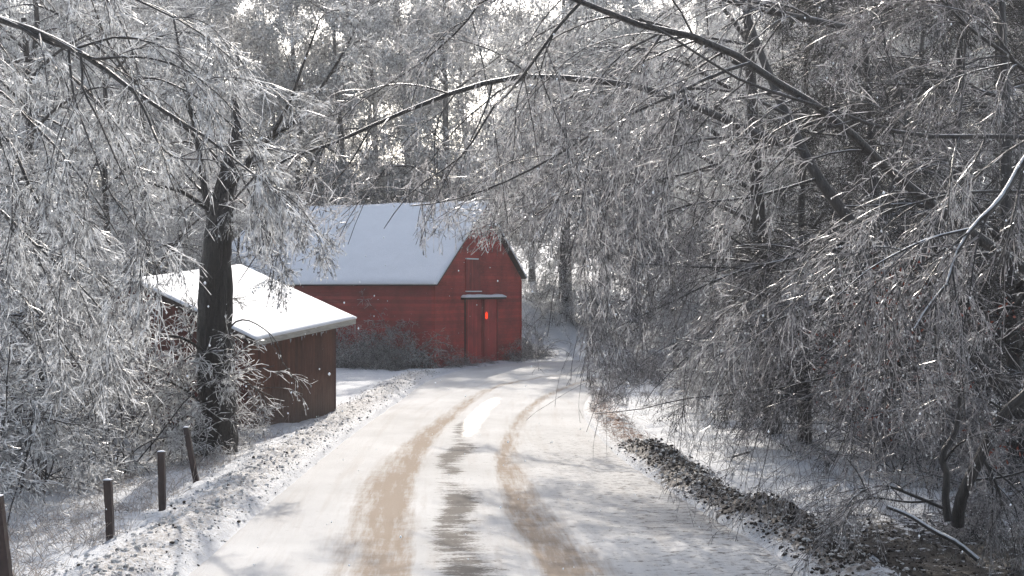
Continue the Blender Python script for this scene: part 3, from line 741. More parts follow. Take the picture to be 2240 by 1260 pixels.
def in_road(x, y, m=1.0):
    if y < 66: return left_x(y) - m < x < right_x(y) + m
    return np.min(np.hypot(C_[:, 0] - x, C_[:, 1] - y) - W_) < m
def in_building(x, y):
    def loc(ox, oy, a): dx, dy = x - ox, y - oy; c, s = math.cos(-a), math.sin(-a); return dx * c - dy * s, dx * s + dy * c
    lx, ly = loc(-3.69, 67.5, ang); 
    if -BL - 1.5 < lx < 1.0 and -1 < ly < GW + 1.5: return True
    lx, ly = loc(-7.07, 37.9, sang); return -SW - 1 < lx < 1.0 and -0.8 < ly < SL + 1

# forest wall behind
r2 = random.Random(5)
cnt = 0; pts = []
for row, (Yc, n) in enumerate(((88, 14), (98, 15), (112, 16), (135, 17))):
    for k in range(n):
        y = Yc + r2.uniform(-4, 4); span = 0.42 * Yc + 3
        x = -span + (k + 0.5 + r2.uniform(-.4, .4)) * 2 * span / n
        if in_road(x, y, 1.5) or in_building(x, y): continue
        # leave the thinner gap where the bright sky shows
        q = CX + x / y * F
        if row > 0 and 880 < q < 1080 and r2.random() < 0.25: continue
        pts.append((x, y))
for (x, y) in pts:
    place_tree('forest_tree', r2.choice(FAR), x, y, r2.uniform(0, 6.28), r2.uniform(0.8, 1.15), 'ice-glazed bare tree in the forest wall behind the barn and the bend', group='trees of the forest behind the barn')
for q, Y, s in ((1165, 83, .75), (1190, 86, .9), (1215, 84, .8), (1240, 88, 1.0), (1175, 90, 1.1), (1225, 92, 1.1), (1260, 86, .9), (1290, 89, 1.0), (1150, 88, .8)):
    x = (q - CX) / F * Y
    if in_road(x, Y, .8): continue
    o = bpy.data.objects.new('thicket', r2.choice(SHRUB)); o.location = (x, Y, gz1(x, Y)); o.rotation_euler = (0, 0, r2.uniform(0, 6)); o.scale = (s, s, s)
    link(o); tag(o, 'frosted shrub on the snowy bank just right of the barn gable', 'shrub', 'shrubs on the bank right of the barn')
for k in range(46):
    y = r2.uniform(83, 104); x = r2.uniform(-0.4, 0.4) * y
    if in_road(x, y, 1.5) or in_building(x, y): continue
    o = bpy.data.objects.new('thicket', r2.choice(SHRUB)); o.location = (x, y, gz1(x, y)); o.rotation_euler = (0, 0, r2.uniform(0, 6)); s = r2.uniform(0.6, 1.2); o.scale = (s, s, s)
    link(o); tag(o, 'frosted shrub on the slope under the far forest trees', 'shrub', 'shrubs under the far forest')

# middle-distance trees
mid_spec = [dict(per=11, L=2.7, ang=(20, 60), droop=0.12, K=8, wander=0.08, rend=0.008, rscale=0.5, rmax=0.03, S=4, mat=0, t0=0.12),
            dict(per=10, L=1.3, ang=(20, 65), droop=0.12, K=6, wander=0.11, rend=0.006, rscale=0.55, rmax=0.010, S=3, mat=1, t0=0.08),
            dict(per=6, L=0.45, ang=(25, 70), droop=0.10, K=4, wander=0.15, rend=0.0048, rscale=0.9, rmax=0.0078, S=3, mat=1, t0=0.08, glint=(0.017, 1.0))]
MID = [tree_meshes('mid_tree', 15, 0.19, 1.0, 22, mid_spec, 0.05 * (i - 1.5), (BARK, TWIG, GLINT), 0.10, 0.40, 0.09) for i in range(4)]
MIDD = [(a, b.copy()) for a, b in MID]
for a, b in MIDD: b.materials.clear(); b.materials.append(BARK); b.materials.append(TWIG_SHADED); b.materials.append(GLINT)

def at_px(q, Y): return (q - CX) / F * Y
left_mid = [  # (column, distance, scale, label)
    (30, 46, 1.1, 'tall iced tree far left behind the shed gable, at the edge of the photo'),
    (150, 52, 1.15, 'grey iced tree rising behind the shed roof on the left'),
    (330, 56, 1.1, 'grey iced tree rising behind the shed ridge'),
    (400, 60, .8, 'iced tree standing behind the middle of the shed'),
    (90, 30, .45, 'small thin iced tree in the left field'),
    (-60, 27, .7, 'iced tree cut by the left edge of the photo'),
    (505, 64, .6, 'small iced tree growing against the left end of the barn'),
    (250, 78, 1.2, 'tall iced tree beyond the shed on the left'),
    (420, 84, 1.2, 'tall iced tree left of the barn roof end'),
]
for q, Y, s, lab in left_mid:
    place_tree('roadside_tree', MID[random.randrange(4)], at_px(q, Y), Y, random.uniform(0, 6.28), s, lab, group='trees on the left side')
right_mid = [
    (1640, 42, .55, 'dark iced tree nearest the snowy opening on the right bank'),
    (1700, 44, .8, 'iced tree behind the snowy opening of the right bank'),
    (1760, 35, .75, 'iced tree with a leaning dark trunk on the right bank'),
    (1950, 33, .85, 'dark-trunked iced tree in the right thicket with russet leaves'),
    (2080, 40, 1.0, 'iced tree deep in the right thicket'),
    (2230, 29, .9, 'iced tree cut by the right edge of the photo'),
    (1830, 52, 1.1, 'tall iced tree rising over the right bank'),
    (1560, 58, .95, 'iced tree leaning towards the bend of the road'),
    (1660, 68, 1.15, 'tall iced tree on the right, behind the others near the bend'),
    (1480, 66, .7, 'small iced tree at the inside of the bend'),
    (2180, 55, 1.2, 'tall iced tree far right at the back of the thicket'),
    (1990, 60, 1.2, 'tall iced tree at the back of the right thicket'),
    (1520, 92, 1.2, 'grey iced tree beyond the road bend'),
    (2350, 36, 1.0, 'iced tree just outside the right edge reaching in'),
    (1400, 84, 1.0, 'iced tree straight beyond the bend of the road'),
]
for q, Y, s, lab in right_mid:
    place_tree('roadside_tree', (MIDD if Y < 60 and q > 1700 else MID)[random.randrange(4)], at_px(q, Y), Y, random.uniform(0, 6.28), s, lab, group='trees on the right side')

# ---- trees whose limbs were followed in the photograph
def path(pts, Y0, Y1, n=16):
    m = len(pts); return spline([px(x, y, Y0 + (Y1 - Y0) * i / (m - 1)) for i, (x, y) in enumerate(pts)], n)
def tap(r0, r1, n=16, p=1.0): return r0 + (r1 - r0) * np.linspace(0, 1, n) ** p

near_spec = [dict(per=13, L=2.3, ang=(18, 60), droop=0.13, K=9, wander=0.06, rend=0.004, rscale=0.55, rmax=0.016, S=4, mat=0, t0=0.10, taper=0.35),
             dict(per=13, L=1.3, ang=(15, 55), droop=0.11, K=8, wander=0.07, rend=0.0035, rscale=0.6, rmax=0.007, S=3, mat=1, t0=0.1, tpow=0.8),
             dict(per=4, L=0.30, ang=(25, 65), droop=0.08, K=4, wander=0.12, rend=0.0035, rscale=0.9, rmax=0.0055, S=3, mat=1, t0=0.1, glint=(0.0072, 1.8)),
             dict(per=2, L=0.035, ang=(60, 100), droop=2.5, K=2, wander=0.05, rend=0.0012, rscale=0.9, rmax=0.004, S=3, mat=1, t0=0.0, taper=0)]
def near_tree(name, label, trunk, trunkR, boughs, spec, mats, group=None, bough_mat=None, sides=10):
    base = trunk[0].copy(); t = thing(name, base, label, 'tree', group)
    mobj('trunk', [tubes(trunk - base, trunkR, sides, 0)], mats[0], t)
    Ps, Rs = [], []
    for (P, Rr, mat) in boughs:
        o = mobj('bough', [tubes(P - base, Rr, 8, 0)], mat or mats[0], t)
        Ps.append(P - base); Rs.append(Rr)
    parts = build_crown(np.array(Ps), np.array(Rs), spec, mats, base, SHED_OPEN if name == 'maple_tree' else None)
    mobj('crown', parts, list(mats), t)
    return t

def spec_scaled(sp, per=1.0, L=1.0, **over):
    out = []
    for i, s in enumerate(sp):
        d = dict(s); 
        if i == 0: d['per'] = max(1, int(round(d['per'] * per)))
        if i < 2: d['L'] = d['L'] * L
        d.update(over); out.append(d)
    return out

# left overhanging tree (trunk outside the frame)
tr = spline([(-6.6, 15.2, -0.3), (-6.5, 15.0, 2.5), (-6.3, 14.8, 6.0), (-6.1, 14.6, 10.0)], 14)
Lb = [
    (path([(-260, -60), (0, 42), (95, 75), (200, 130), (280, 190), (370, 250), (450, 300), (540, 370), (620, 430)], 14.6, 12.6), tap(.050, .006), None),
    (path([(-200, -20), (0, 40), (90, 85), (160, 108), (240, 82), (330, 92), (400, 130), (450, 190)], 14.4, 13.4), tap(.028, .004), None),
    (path([(95, 75), (175, 122), (180, 190), (215, 260), (250, 340), (285, 420), (300, 500)], 13.9, 13.2), tap(.016, .004), None),
    (path([(150, 110), (160, 200), (185, 280), (205, 330), (240, 420), (330, 540)], 13.9, 13.0), tap(.014, .004), None),
    (path([(290, 195), (325, 260), (345, 310), (385, 345), (470, 352), (540, 400)], 13.4, 12.8), tap(.015, .004), None),
    (path([(200, 130), (310, 125), (400, 150), (470, 200), (530, 260), (600, 320)], 13.8, 13.0), tap(.014, .004), None),
    (path([(280, 185), (330, 170), (410, 200), (480, 250), (530, 300), (560, 350)], 13.7, 12.9), tap(.012, .004), None),
    (path([(-200, 300), (0, 300), (40, 350), (70, 420), (110, 480), (180, 560), (240, 640)], 15, 14), tap(.03, .005), None),
    (path([(-200, 150), (-20, 190), (60, 260), (130, 330), (200, 420), (260, 520)], 15, 13.8), tap(.025, .005), None),
    (path([(-220, 400), (-20, 450), (60, 520), (150, 600), (240, 700), (300, 800)], 16, 15), tap(.028, .005), None),
    (path([(-220, 560), (-20, 600), (60, 660), (130, 740), (190, 830), (210, 920)], 16, 15.6), tap(.022, .005), None),
    (path([(-200, -200), (60, -120), (180, -60), (300, 0), (420, 60), (520, 140)], 15, 13.8), tap(.03, .005), None),
    (path([(60, -200), (150, -100), (220, -20), (270, 60), (300, 150), (310, 240)], 16, 15), tap(.022, .005), None),
]
near_tree('overhanging_tree', 'iced tree at the left edge, one long dark bough slanting across the corner', tr, tap(.20, .10, 14), Lb,
          spec_scaled(near_spec, 0.7, 0.65), (BARK, TWIG, GLINT))

# right overhanging tree (trunk outside the frame)
tr = spline([(8.2, 18.5, -0.2), (8.0, 18.3, 2.0), (7.6, 18.0, 5.5), (7.4, 17.6, 10.0)], 14)
Rb = [
    (path([(2560, 780), (2260, 600), (2030, 440), (1930, 360), (1860, 290), (1770, 220), (1700, 180), (1630, 135), (1570, 95), (1450, 65), (1350, 42), (1270, 0), (1190, -30)], 17.5, 15.0), tap(.085, .028, p=.8), None),
    (path([(2500, 330), (2240, 300), (2040, 298), (1930, 280), (1820, 240), (1700, 205), (1600, 165), (1500, 100), (1400, 40)], 16.8, 14.0), tap(.035, .010), None),
    (path([(1640, 138), (1560, 165), (1480, 205), (1390, 245), (1300, 290), (1200, 350), (1100, 400), (1010, 432), (930, 448), (900, 450)], 15.6, 14.0), tap(.021, .006), None),
    (path([(1700, 310), (1600, 270), (1500, 222), (1380, 187), (1230, 170), (1130, 168), (1060, 182), (970, 210), (860, 255), (780, 290), (690, 330), (610, 352), (545, 395), (500, 450)], 19.5, 16.5), tap(.060, .012, p=.9), None),
    (path([(1270, 5), (1220, 60), (1170, 130), (1120, 195), (1075, 240), (1040, 300), (1000, 350), (900, 420), (840, 500)], 15.2, 14.5), tap(.020, .004), None),
    (path([(1500, 222), (1420, 280), (1330, 340), (1270, 400), (1200, 450), (1130, 500), (1080, 530)], 16.6, 15.5), tap(.018, .004), None),
    (path([(700, 325), (675, 370), (650, 430), (600, 500), (560, 560), (520, 620)], 17.1, 16.8), tap(.016, .004), None),
    (path([(810, 280), (770, 350), (730, 400), (690, 450), (655, 520), (640, 560)], 17.2, 17.0), tap(.012, .004), None),
    (path([(1000, 200), (960, 260), (950, 330), (955, 400)], 17.2, 17.0), tap(.009, .004), None),
    (path([(1270, 0), (1080, -10), (1010, 60), (930, 130), (840, 190), (760, 240), (700, 260)], 15, 15.5), tap(.016, .004), None),
    (path([(1850, 60), (1760, 40), (1660, 20), (1560, -10), (1450, -50), (1300, -80)], 18, 16.5), tap(.045, .02), None),
    (path([(2300, 420), (2130, 420), (2020, 440), (1900, 480), (1780, 560), (1680, 650)], 17, 16), tap(.022, .005), None),
]
near_tree('overhanging_tree', 'large iced tree at the right edge, dark boughs arching high over the road', tr, tap(.22, .12, 14), Rb,
          spec_scaled(near_spec, 1.25, 0.95), (BARK, TWIG_MID, GLINT))

# second right tree, weeping boughs sweeping down to the road
tr = spline([px(2330, 1020, 25) * (1, 1, 1), px(2200, 850, 25), px(2050, 690, 25), px(1900, 530, 25), px(1790, 390, 25), px(1720, 250, 25.5), px(1650, 80, 26), px(1600, -80, 26)], 18)
Rb = [
    (path([(1900, 530), (1760, 560), (1600, 600), (1450, 670), (1350, 715), (1270, 770)], 25, 23), tap(.035, .005), None),
    (path([(1850, 470), (1700, 575), (1560, 585), (1400, 578), (1290, 580), (1200, 600)], 25, 24), tap(.026, .005), None),
    (path([(2050, 690), (1960, 640), (1850, 640), (1700, 700), (1560, 740), (1450, 830), (1410, 880)], 25, 22.5), tap(.035, .005), None),
    (path([(2100, 740), (1900, 800), (1700, 850), (1500, 872), (1400, 895), (1300, 905)], 25, 23), tap(.030, .005), None),
    (path([(1790, 390), (1650, 430), (1500, 450), (1380, 500), (1300, 560), (1280, 640)], 25, 23), tap(.030, .005), None),
    (path([(1760, 330), (1600, 300), (1450, 330), (1350, 400), (1300, 500), (1270, 600)], 25, 23), tap(.030, .005), None),
    (path([(1720, 250), (1600, 200), (1450, 200), (1300, 250), (1200, 350), (1130, 430)], 25, 24), tap(.030, .005), None),
    (path([(1650, 100), (1500, 80), (1380, 120), (1280, 200), (1220, 300)], 26, 25), tap(.030, .005), None),
    (path([(2000, 640), (2040, 500), (2080, 400), (2100, 250), (2110, 100), (2100, -60)], 25, 26), tap(.05, .012), None),
    (path([(1900, 530), (1960, 380), (1980, 250), (1940, 120), (1920, -40)], 25, 26), tap(.045, .012), None),
    (path([(1740, 300), (1500, 380), (1300, 420), (1180, 470), (1100, 500), (1040, 515)], 25.5, 30), tap(.03, .006), None),
    (path([(1700, 200), (1400, 260), (1250, 330), (1100, 400), (1000, 450), (940, 490)], 25.5, 30), tap(.03, .006), None),
    (path([(2150, 790), (2050, 860), (1950, 900), (1850, 930), (1760, 1000)], 25, 22.5), tap(.028, .005), None),
    (path([(2050, 690), (1900, 720), (1780, 790), (1700, 880), (1680, 960)], 25, 22.5), tap(.025, .005), None),
]
near_tree('weeping_tree', 'leaning iced tree on the right bank with boughs drooping down to the road edge', tr, tap(.17, .05, 18), Rb,
          spec_scaled(near_spec, 1.7, 1.25, ), (BARK, TWIG_SHADED, GLINT))

for q, Yt, r_, lab in ((62, 34, .19, 'iced tree with a dark thick trunk near the left edge'), (228, 35, .125, 'iced tree with a slim dark trunk left of the shed gable')):
    tr = spline([px(q + 6, 985, Yt), px(q - 4, 760, Yt), px(q + 8, 560, Yt), px(q, 380, Yt), px(q + 4, 240, Yt), px(q - 10, 40, Yt)], 16)
    Tb = []
    for k in range(7):
        y0 = 480 - k * 60; sg = 1 if k % 2 else -1
        Tb.append((path([(q, y0), (q + sg * 70, y0 - 70), (q + sg * 160, y0 - 110), (q + sg * 250, y0 - 90)], Yt, Yt - 1.5), tap(.05, .008), None))
    near_tree('roadside_tree', lab, tr, tap(r_, r_ * .35, 16), Tb, spec_scaled(mid_spec, .8, .6), (BARK, TWIG, GLINT), 'trees on the left side')

# tall tree on the right bank whose canopy reaches over the road
tr = spline([(6.8, 37, 0.0), (6.6, 37, 3.0), (6.3, 36.8, 7.0), (6.0, 36.5, 12.0), (5.8, 36.4, 17.0)], 16)
Cb = []
for k in range(13):
    z0 = 5.5 + k * 0.8; a_ = random.uniform(-0.9, 0.9); ln = random.uniform(5.5, 9.0)
    dx, dy = -math.cos(a_), -math.sin(a_)
    p0 = np.array([6.6 - z0 * 0.05, 37, z0])
    Cb.append((spline([p0, p0 + (dx * ln * .35, dy * ln * .35, 1.3), p0 + (dx * ln * .7, dy * ln * .7, 1.5), p0 + (dx * ln, dy * ln, 0.4)], 16), tap(.07, .01), None))
near_tree('canopy_tree', 'tall iced tree on the right bank, canopy spreading over the road', tr, tap(.24, .05, 16), Cb,
          spec_scaled(mid_spec, 1.6, 0.9), (BARK, TWIG, GLINT))

# snow-laden limb on the right and crooked stems in the lower right corner
tr = path([(2420, 120), (2330, 230), (2240, 350), (2205, 410), (2175, 450), (2125, 500), (2090, 560), (2072, 620), (2030, 670), (2000, 720)], 14.5, 13.5, 20)[::-1]
tr = spline([(8.6, 15.5, 0.0), (8.4, 15.3, 2.6), (7.5, 14.9, 5.4), ] + [tuple(px(2330, 230, 14.4))], 12)
near_tree('snow_laden_tree', 'tree at the right edge with one thick limb coated in bluish white snow', tr, tap(.14, .06, 12),
          [(path([(2330, 230), (2240, 350), (2205, 410), (2175, 450), (2125, 500), (2090, 560), (2072, 620), (2030, 670), (2000, 720)], 14.4, 13.5), tap(.040, .012), BARK_SNOWY),
           (path([(2330, 230), (2200, 120), (2120, 60), (2040, -20)], 14.4, 13.8), tap(.03, .01), None),
           (path([(2125, 500), (2040, 520), (1980, 545), (1900, 590), (1830, 650)], 14, 13.6), tap(.018, .005), BARK_SNOWY)],
          spec_scaled(near_spec, .7, 0.9), (BARK, TWIG_SHADED, GLINT))
tr = path([(2095, 1150), (2100, 1100), (2120, 1050), (2145, 1000), (2175, 940), (2200, 900), (2245, 860), (2300, 800), (2380, 680)], 19.0, 18.4, 18)
near_tree('crooked_tree', 'crooked dark tree rooted in the lower right corner of the bank', tr, tap(.085, .05, 18),
          [(path([(2075, 1140), (2068, 1090), (2072, 1040), (2060, 1000), (2075, 970), (2090, 945), (2100, 860), (2080, 760)], 19.1, 19.3), tap(.06, .02), None),
           (path([(2060, 1110), (2000, 1085), (1940, 1063), (1900, 1068), (1860, 1095), (1840, 1130), (1780, 1160)], 19.0, 17.8), tap(.026, .006), None),
           (path([(2040, 1095), (1990, 1098), (1930, 1090), (1900, 1082), (1880, 1040), (1850, 1000)], 19, 18.6), tap(.02, .005), None),
           (path([(2150, 1000), (2180, 1060), (2190, 1110), (2160, 1170)], 19, 18.6), tap(.03, .006), None),
           (path([(2200, 900), (2150, 870), (2080, 850), (2000, 830), (1920, 850)], 18.8, 18.2), tap(.02, .005), None),
           (path([(2120, 1050), (2210, 1040), (2300, 1000), (2330, 920)], 19, 18.6), tap(.02, .005), None)],
          spec_scaled(near_spec, .55, 0.6, ), (BARK, TWIG_SHADED, GLINT))

# the big roadside maple in front of the shed
tr = spline([px(472, 1010, 32.8), px(474, 960, 32.8), px(474, 880, 32.8), px(470, 760, 32.8), px(470, 650, 32.8), px(476, 540, 32.8), px(490, 430, 33), px(512, 340, 33.2), px(518, 270, 33.3), px(512, 200, 33.5), px(520, 140, 33.5), px(514, 90, 33.5)], 64)
trr = np.interp(np.linspace(0, 1, 64), [0, .04, .13, .35, .52, .64, .74, .85, 1], [.64, .52, .45, .41, .35, .26, .17, .08, .012])
Mb = [
    (path([(474, 520), (452, 440), (440, 360), (420, 250), (400, 150), (380, 40)], 33, 33.5), tap(.10, .02), None),
    (path([(500, 420), (540, 360), (590, 300), (630, 230), (660, 150), (700, 40)], 33, 31.5), tap(.07, .015), None),
    (path([(470, 470), (400, 420), (330, 400), (240, 340), (150, 330)], 33, 31), tap(.06, .01), None),
    (path([(490, 430), (560, 330), (650, 260), (730, 150), (790, 40)], 33, 31.5), tap(.08, .015), None),
    (path([(500, 380), (420, 290), (330, 220), (250, 120), (200, 0)], 33, 32), tap(.07, .015), None),
    (path([(510, 360), (600, 400), (665, 460), (700, 530)], 33, 31), tap(.03, .006), None),
    (path([(500, 420), (560, 470), (600, 530), (620, 590)], 33, 31), tap(.03, .006), None),
    (path([(470, 800), (500, 720), (540, 700), (600, 740), (620, 800)], 32.5, 31.4), tap(.03, .006), None),
    (path([(460, 780), (400, 740), (330, 740), (260, 790), (200, 850)], 32.5, 31.0), tap(.04, .006), None),
    (path([(480, 880), (520, 830), (560, 850), (600, 870)], 32.4, 31.8), tap(.02, .005), None),
    (path([(460, 900), (400, 850), (340, 830), (290, 850)], 32.4, 31.4), tap(.03, .006), None),
]
maple = near_tree('maple_tree', 'thick dark maple trunk standing right beside the shed, between road and roof', tr, trr, Mb,
          spec_scaled(mid_spec, 0.8, 0.5), (BARK_DARK, TWIG, GLINT), sides=32)
# rough bark on the trunk
tm = [c for c in maple.children if c.name.startswith('trunk')][0].data
co = np.empty(len(tm.vertices) * 3, np.float32); tm.vertices.foreach_get('co', co); co = co.reshape(-1, 3).astype(float)
ctr = co.reshape(64, 32, 3).mean(axis=1, keepdims=True); dv = co.reshape(64, 32, 3) - ctr
aa = np.arctan2(dv[..., 1], dv[..., 0]); hh = co.reshape(64, 32, 3)[..., 2]
sc_ = 0.92 + 0.55 * (fbm(aa * 2.5 + 9, hh * 1.4, 3, 51) - 0.5) + 0.07 * np.sin(aa * 11 + 5 * vnoise(hh * 1.2, 0 * hh, 4)) + 0.14 * (fbm(aa * 6 + 20, hh * 5, 3, 87) - .5)
tm.vertices.foreach_set('co', (ctr + dv * sc_[..., None]).astype(np.float32).ravel()); tm.update()

# low iced saplings under the left trees and brush on the right bank
SAPL = [shrub_mesh('sapling', 2.2, 7, (BARK, TWIG), spec_scaled(shrub_spec, 1, 0.8), 0.10, (5, 45), 0.014) for i in range(3)]
SAPR = [shrub_mesh('bank_shrub', 2.2, 9, (BARK, TWIG_SHADED), spec_scaled(shrub_spec, 1, 0.8), 0.14, (5, 60), 0.014) for i in range(3)]
r3 = random.Random(11)
def put(me, name, x, y, s, label, cat, group):
    o = bpy.data.objects.new(name, me); o.location = (x, y, gz1(x, y) - 0.03); o.rotation_euler = (0, 0, r3.uniform(0, 6.28)); o.scale = (s, s, s)
    link(o); return tag(o, label, cat, group)
for q, Y, s in ((40, 28, 1.3), (130, 30, 1.2), (200, 32, 1.5), (265, 31, 1.3), (330, 33, 1.4), (390, 33, 1.1), (300, 36, 1.4), (120, 35, 1.8), (20, 33, 1.8), (220, 36.3, 1.5), (-40, 24, 1.2), (60, 38, 1.8), (560, 35.5, .5), (420, 30.5, .6), (530, 33.5, .45)):
    put(r3.choice(SAPL), 'sapling', at_px(q, Y), Y, s, 'iced many-stemmed sapling in the undergrowth between the fence posts and the shed', 'sapling', 'saplings in the left undergrowth')
for q, Y, s in ((1480, 54, .8), (1400, 56, .7), (1600, 52, .9), (1700, 46, .9), (1820, 42, 1.1), (1900, 36, 1.5), (2000, 33, 1.5), (2100, 31, 1.5), (2200, 28, 1.4), (2060, 27, 1.0), (2180, 24, 1.0), (1960, 29, 1.1), (1820, 45, 1.6), (2240, 33, 1.8), (1450, 58, 1.2), (1380, 60, .8), (1540, 56, 1.5), (2120, 21.5, .5), (2230, 21, .7), (1330, 50, .5), (1350, 46, .45)):
    put(r3.choice(SAPR), 'bank_shrub', at_px(q, Y), Y, s, 'iced grey shrub growing on the snowy bank right of the road', 'shrub', 'shrubs on the right bank')

# tangled brush against the barn
BR = [shrub_mesh('bramble', 2.4, 34, (BRUSH, BRUSHL), [dict(per=10, L=1.0, ang=(20, 70), droop=0.2, K=5, wander=0.2, rend=0.007, rscale=0.7, rmax=0.012, mat=0), dict(per=4, L=0.4, ang=(25, 75), droop=0.2, K=3, wander=0.25, rend=0.006, rscale=0.8, rmax=0.009, mat=1)], 0.17, (8, 65), 0.016) for i in range(3)]
for k, (t, off, s) in enumerate(((0.4, .9, .85), (1.3, .8, 1.1), (2.3, .9, .95), (3.3, .8, .75), (4.3, 1.0, .9), (5.2, .8, 1.1), (6.3, .9, .9), (7.4, .9, 1.0), (1.8, 2.0, .8), (3.8, 1.9, .6), (5.6, 2.0, .7))):
    ex, ey = -0.903, 0.429; x = -3.69 + ex * t - 0.429 * off; y = 67.5 + ey * t - 0.903 * off
    put(r3.choice(BR), 'bramble', x, y, s, 'dark frosted bramble tangle piled against the long wall of the barn', 'bramble', 'brambles along the barn wall')
for t, off, s in ((1.2, .6, .45), (3.0, .5, .3), (7.6, .6, .55), (9.0, .7, .5), (10.2, .8, .6), (11.2, .2, .8), (5.0, .5, .22)):
    x = -3.69 + 0.429 * t + 0.903 * off; y = 67.5 + 0.903 * t - 0.429 * off
    put(r3.choice(BR), 'bramble', x, y, s, 'low frosted bramble at the foot of the barn gable beside the doors', 'bramble', 'brambles at the barn gable')

# dead grass, one uncountable mass per side
def grass(name, n, f, H, label, mat, rr=0.0035, lean=0.6):
    P0 = np.array([f() for _ in range(n)]); z = ground_z(P0[:, 0], P0[:, 1])
    d = norm(np.concatenate([rng.normal(size=(n, 2)) * lean, np.ones((n, 1))], 1)); L = H * rng.uniform(.3, 1.2, n)
    Q = np.empty((n, 4, 3)); Q[:, 0] = np.stack([P0[:, 0], P0[:, 1], z - 0.02], -1)
    for k in range(1, 4):
        d = norm(d + np.array([0, 0, -0.28]) + rng.normal(size=(n, 3)) * .15); Q[:, k] = Q[:, k - 1] + d * (L / 3)[:, None]
    Rr = np.repeat(np.array([[1, .9, .7, .4]]) * rr, n, 0)
    o = mobj(name, [tubes(Q, Rr, 3)], mat); return tag(o, label, 'grass', kind='stuff')
def fl():
    while True:
        y = r3.uniform(17, 37); x = r3.uniform(at_px(-40, y), left_x(y) - 1.5)
        if vnoise(x * .7, y * .7, 3) > r3.random() * .9 and not in_building(x, y): return x, y
grass('dead_grass', 4500, fl, 0.5, 'iced dead grass and weeds in the field left of the posts', GRASS)
def fr_():
    while True:
        y = r3.uniform(18, 52); x = right_x(y) + r3.uniform(1.6, 9)
        if vnoise(x * .8, y * .8, 9) > r3.random() * .9: return x, y
grass('dead_grass', 6000, fr_, 0.45, 'iced dead grass and fine weeds on the right bank', BRUSH)
def fb():
    y = r3.uniform(33, 50); x = right_x(y) + abs(r3.gauss(0, .6)) + .15
    return x, y
WEED = mat_plain('dry_weed', (0.16, 0.09, 0.07), 0.6, None, 0.5, 5)
grass('roadside_weeds', 2200, fb, 0.16, 'russet and grey weeds along the inner edge of the bend', WEED)

# soil clods on the right berm and lumps on the left bank
def clods(name, n, f, rr, label, mat):
    ico = np.array([(0, 0, 1), (.89, 0, .45), (.28, .85, .45), (-.72, .53, .45), (-.72, -.53, .45), (.28, -.85, .45), (.72, .53, -.45), (-.28, .85, -.45), (-.89, 0, -.45), (-.28, -.85, -.45), (.72, -.53, -.45), (0, 0, -1)])
    fc = np.array([(0, 1, 2), (0, 2, 3), (0, 3, 4), (0, 4, 5), (0, 5, 1), (1, 6, 2), (2, 7, 3), (3, 8, 4), (4, 9, 5), (5, 10, 1), (2, 6, 7), (3, 7, 8), (4, 8, 9), (5, 9, 10), (1, 10, 6), (6, 11, 7), (7, 11, 8), (8, 11, 9), (9, 11, 10), (10, 11, 6)])
    P0 = np.array([f() for _ in range(n)]); z = ground_z(P0[:, 0], P0[:, 1])
    r = rr * np.minimum(rng.lognormal(0, .65, n), 3.5); c = np.stack([P0[:, 0], P0[:, 1], z + r * .3], -1)
    V = c[:, None, :] + r[:, None, None] * ico[None] * rng.uniform(.6, 1.3, (n, 12, 1)) * np.array([1, 1, .75])
    Fc = fc[None] + (np.arange(n) * 12)[:, None, None]
    o = mobj(name, [(V.reshape(-1, 3), Fc.reshape(-1, 3), 0, False)], mat); return tag(o, label, 'rubble', kind='stuff')
def fc1():
    y = r3.uniform(18, 34) ; return right_x(y) + 0.62 + r3.gauss(0, .28), y
clods('soil_clods', 7000, fc1, 0.012, 'dark frozen soil clods heaped along the right edge of the road', CLOD)
def fc2():
    y = r3.uniform(17.5, 24); return right_x(y) + abs(r3.gauss(1.5, 1.6)), y
clods('soil_clods', 1800, fc2, 0.011, 'dark soil clods scattered under the brush in the lower right corner', CLOD)
def fc3():
    y = 17 + 45 * r3.random() ** 1.4; return left_x(y) - 0.7 + r3.gauss(0, .42), y
LUMP = mat_plain('gritty_snow', (0.50, 0.49, 0.475), 0.7, (0.5, 0.02), 0.35, 12, 0.25)
clods('snow_lumps', 5000, fc3, 0.012, 'ploughed gritty snow lumps on the left edge of the road', LUMP)
clods('snow_lumps', 3500, fc1, 0.012, 'grey snow crumbs mixed into the soil berm on the right', LUMP)
def fc4():
    y = 17 + 45 * r3.random() ** 1.4; return left_x(y) - 0.6 + r3.gauss(0, .45), y
clods('soil_clods', 700, fc4, 0.010, 'small soil crumbs on the ploughed snow left of the road', CLOD)

# fallen branches
fbp = path([(1940, 1108), (1990, 1128), (2040, 1160), (2090, 1185), (2140, 1225)], 19.6, 18.9, 12)
fb_ = mobj('fallen_branch', [tubes(fbp, tap(.03, .04, 12), 8)], BARK_SNOWY); tag(fb_, 'snow-topped fallen branch slanting down in the lower right corner', 'branch')
fbp = path([(1640, 988), (1590, 1003), (1540, 1012), (1500, 1012), (1450, 1000)], 32, 31.6, 10)
fb_ = mobj('fallen_branch', [tubes(fbp, tap(.03, .012, 10), 6)], BARK); tag(fb_, 'thin curved fallen branch lying on the snow behind the soil berm', 'branch')

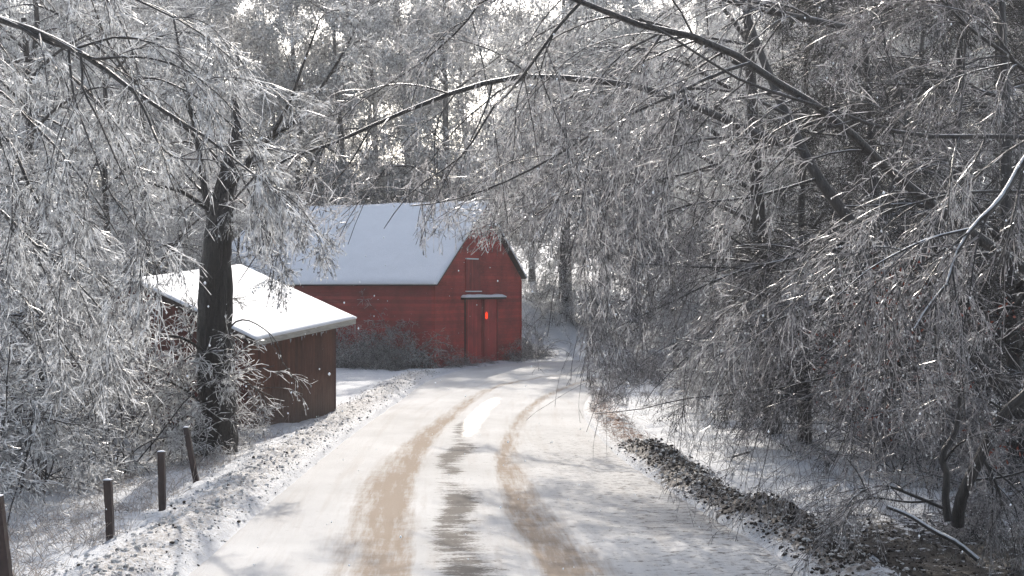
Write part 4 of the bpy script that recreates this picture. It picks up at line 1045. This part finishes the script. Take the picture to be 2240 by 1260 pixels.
# russet leaves still hanging in the right thicket
def leaves(n, cs, spread):
    c = np.array([cs[r3.randrange(len(cs))] for _ in range(n)]) + rng.normal(size=(n, 3)) * spread
    a = norm(rng.normal(size=(n, 3))); b = norm(np.cross(a, rng.normal(size=(n, 3)))); s = rng.uniform(.02, .045, (n, 1))
    V = np.stack([c - a * s * 1.4, c + b * s * .7, c + a * s * 1.4, c - b * s * .7], 1)
    return (V.reshape(-1, 3), np.arange(4 * n).reshape(n, 4), 0, False)
wt = [o for o in scene.objects if o.name.startswith('weeping_tree')][0]
cs = [px(x, y, 24.5) - np.array(wt.location) for x, y in ((1900, 700), (1930, 740), (1960, 770), (1920, 640), (1800, 780), (1990, 650), (1960, 900), (1850, 870), (2200, 700), (2180, 960), (1950, 620), (1880, 820), (2050, 820))]
lv = mobj('dead_leaves', [leaves(520, cs, .28)], LEAF, wt); lv['kind'] = 'stuff'

# falling snow
nfl = 1500
Yf = rng.uniform(9, 60, nfl); c = np.stack([rng.uniform(-.38, .38, nfl) * Yf, Yf, CAMZ + rng.uniform(-.2, .21, nfl) * Yf], -1)
okk = c[:, 2] > 0.3; c = c[okk]; nfl = len(c)
oct_ = np.array([(1, 0, 0), (0, 1, 0), (-1, 0, 0), (0, -1, 0), (0, 0, 1), (0, 0, -1)], float)
of = np.array([(0, 1, 4), (1, 2, 4), (2, 3, 4), (3, 0, 4), (1, 0, 5), (2, 1, 5), (3, 2, 5), (0, 3, 5)])
V = c[:, None] + oct_[None] * rng.uniform(.004, .011, (nfl, 1, 1)) * np.array([1, 1, 1.3])
fk = mobj('falling_snow', [(V.reshape(-1, 3), (of[None] + (np.arange(nfl) * 6)[:, None, None]).reshape(-1, 3), 0, True)], FLAKE)
tag(fk, 'sparse snowflakes drifting down across the scene', 'snow', kind='stuff')

# haze
hz = N('thin_winter_haze'); pv = hz.n('ShaderNodeVolumePrincipled'); pv.inputs['Color'].default_value = (0.93, 0.95, 1.0, 1)
pv.inputs['Density'].default_value = 0.0004; pv.inputs['Anisotropy'].default_value = 0.6
hz.l(pv.outputs[0], hz.out.inputs['Volume']); hz.t.nodes.remove(hz.b)
v, f = box((-280, -20, -3), (280, 720, 60))
haze = mobj('haze', [(v, f, 0, False)], hz.m); tag(haze, 'thin pale winter haze between the trees', 'haze', kind='stuff')
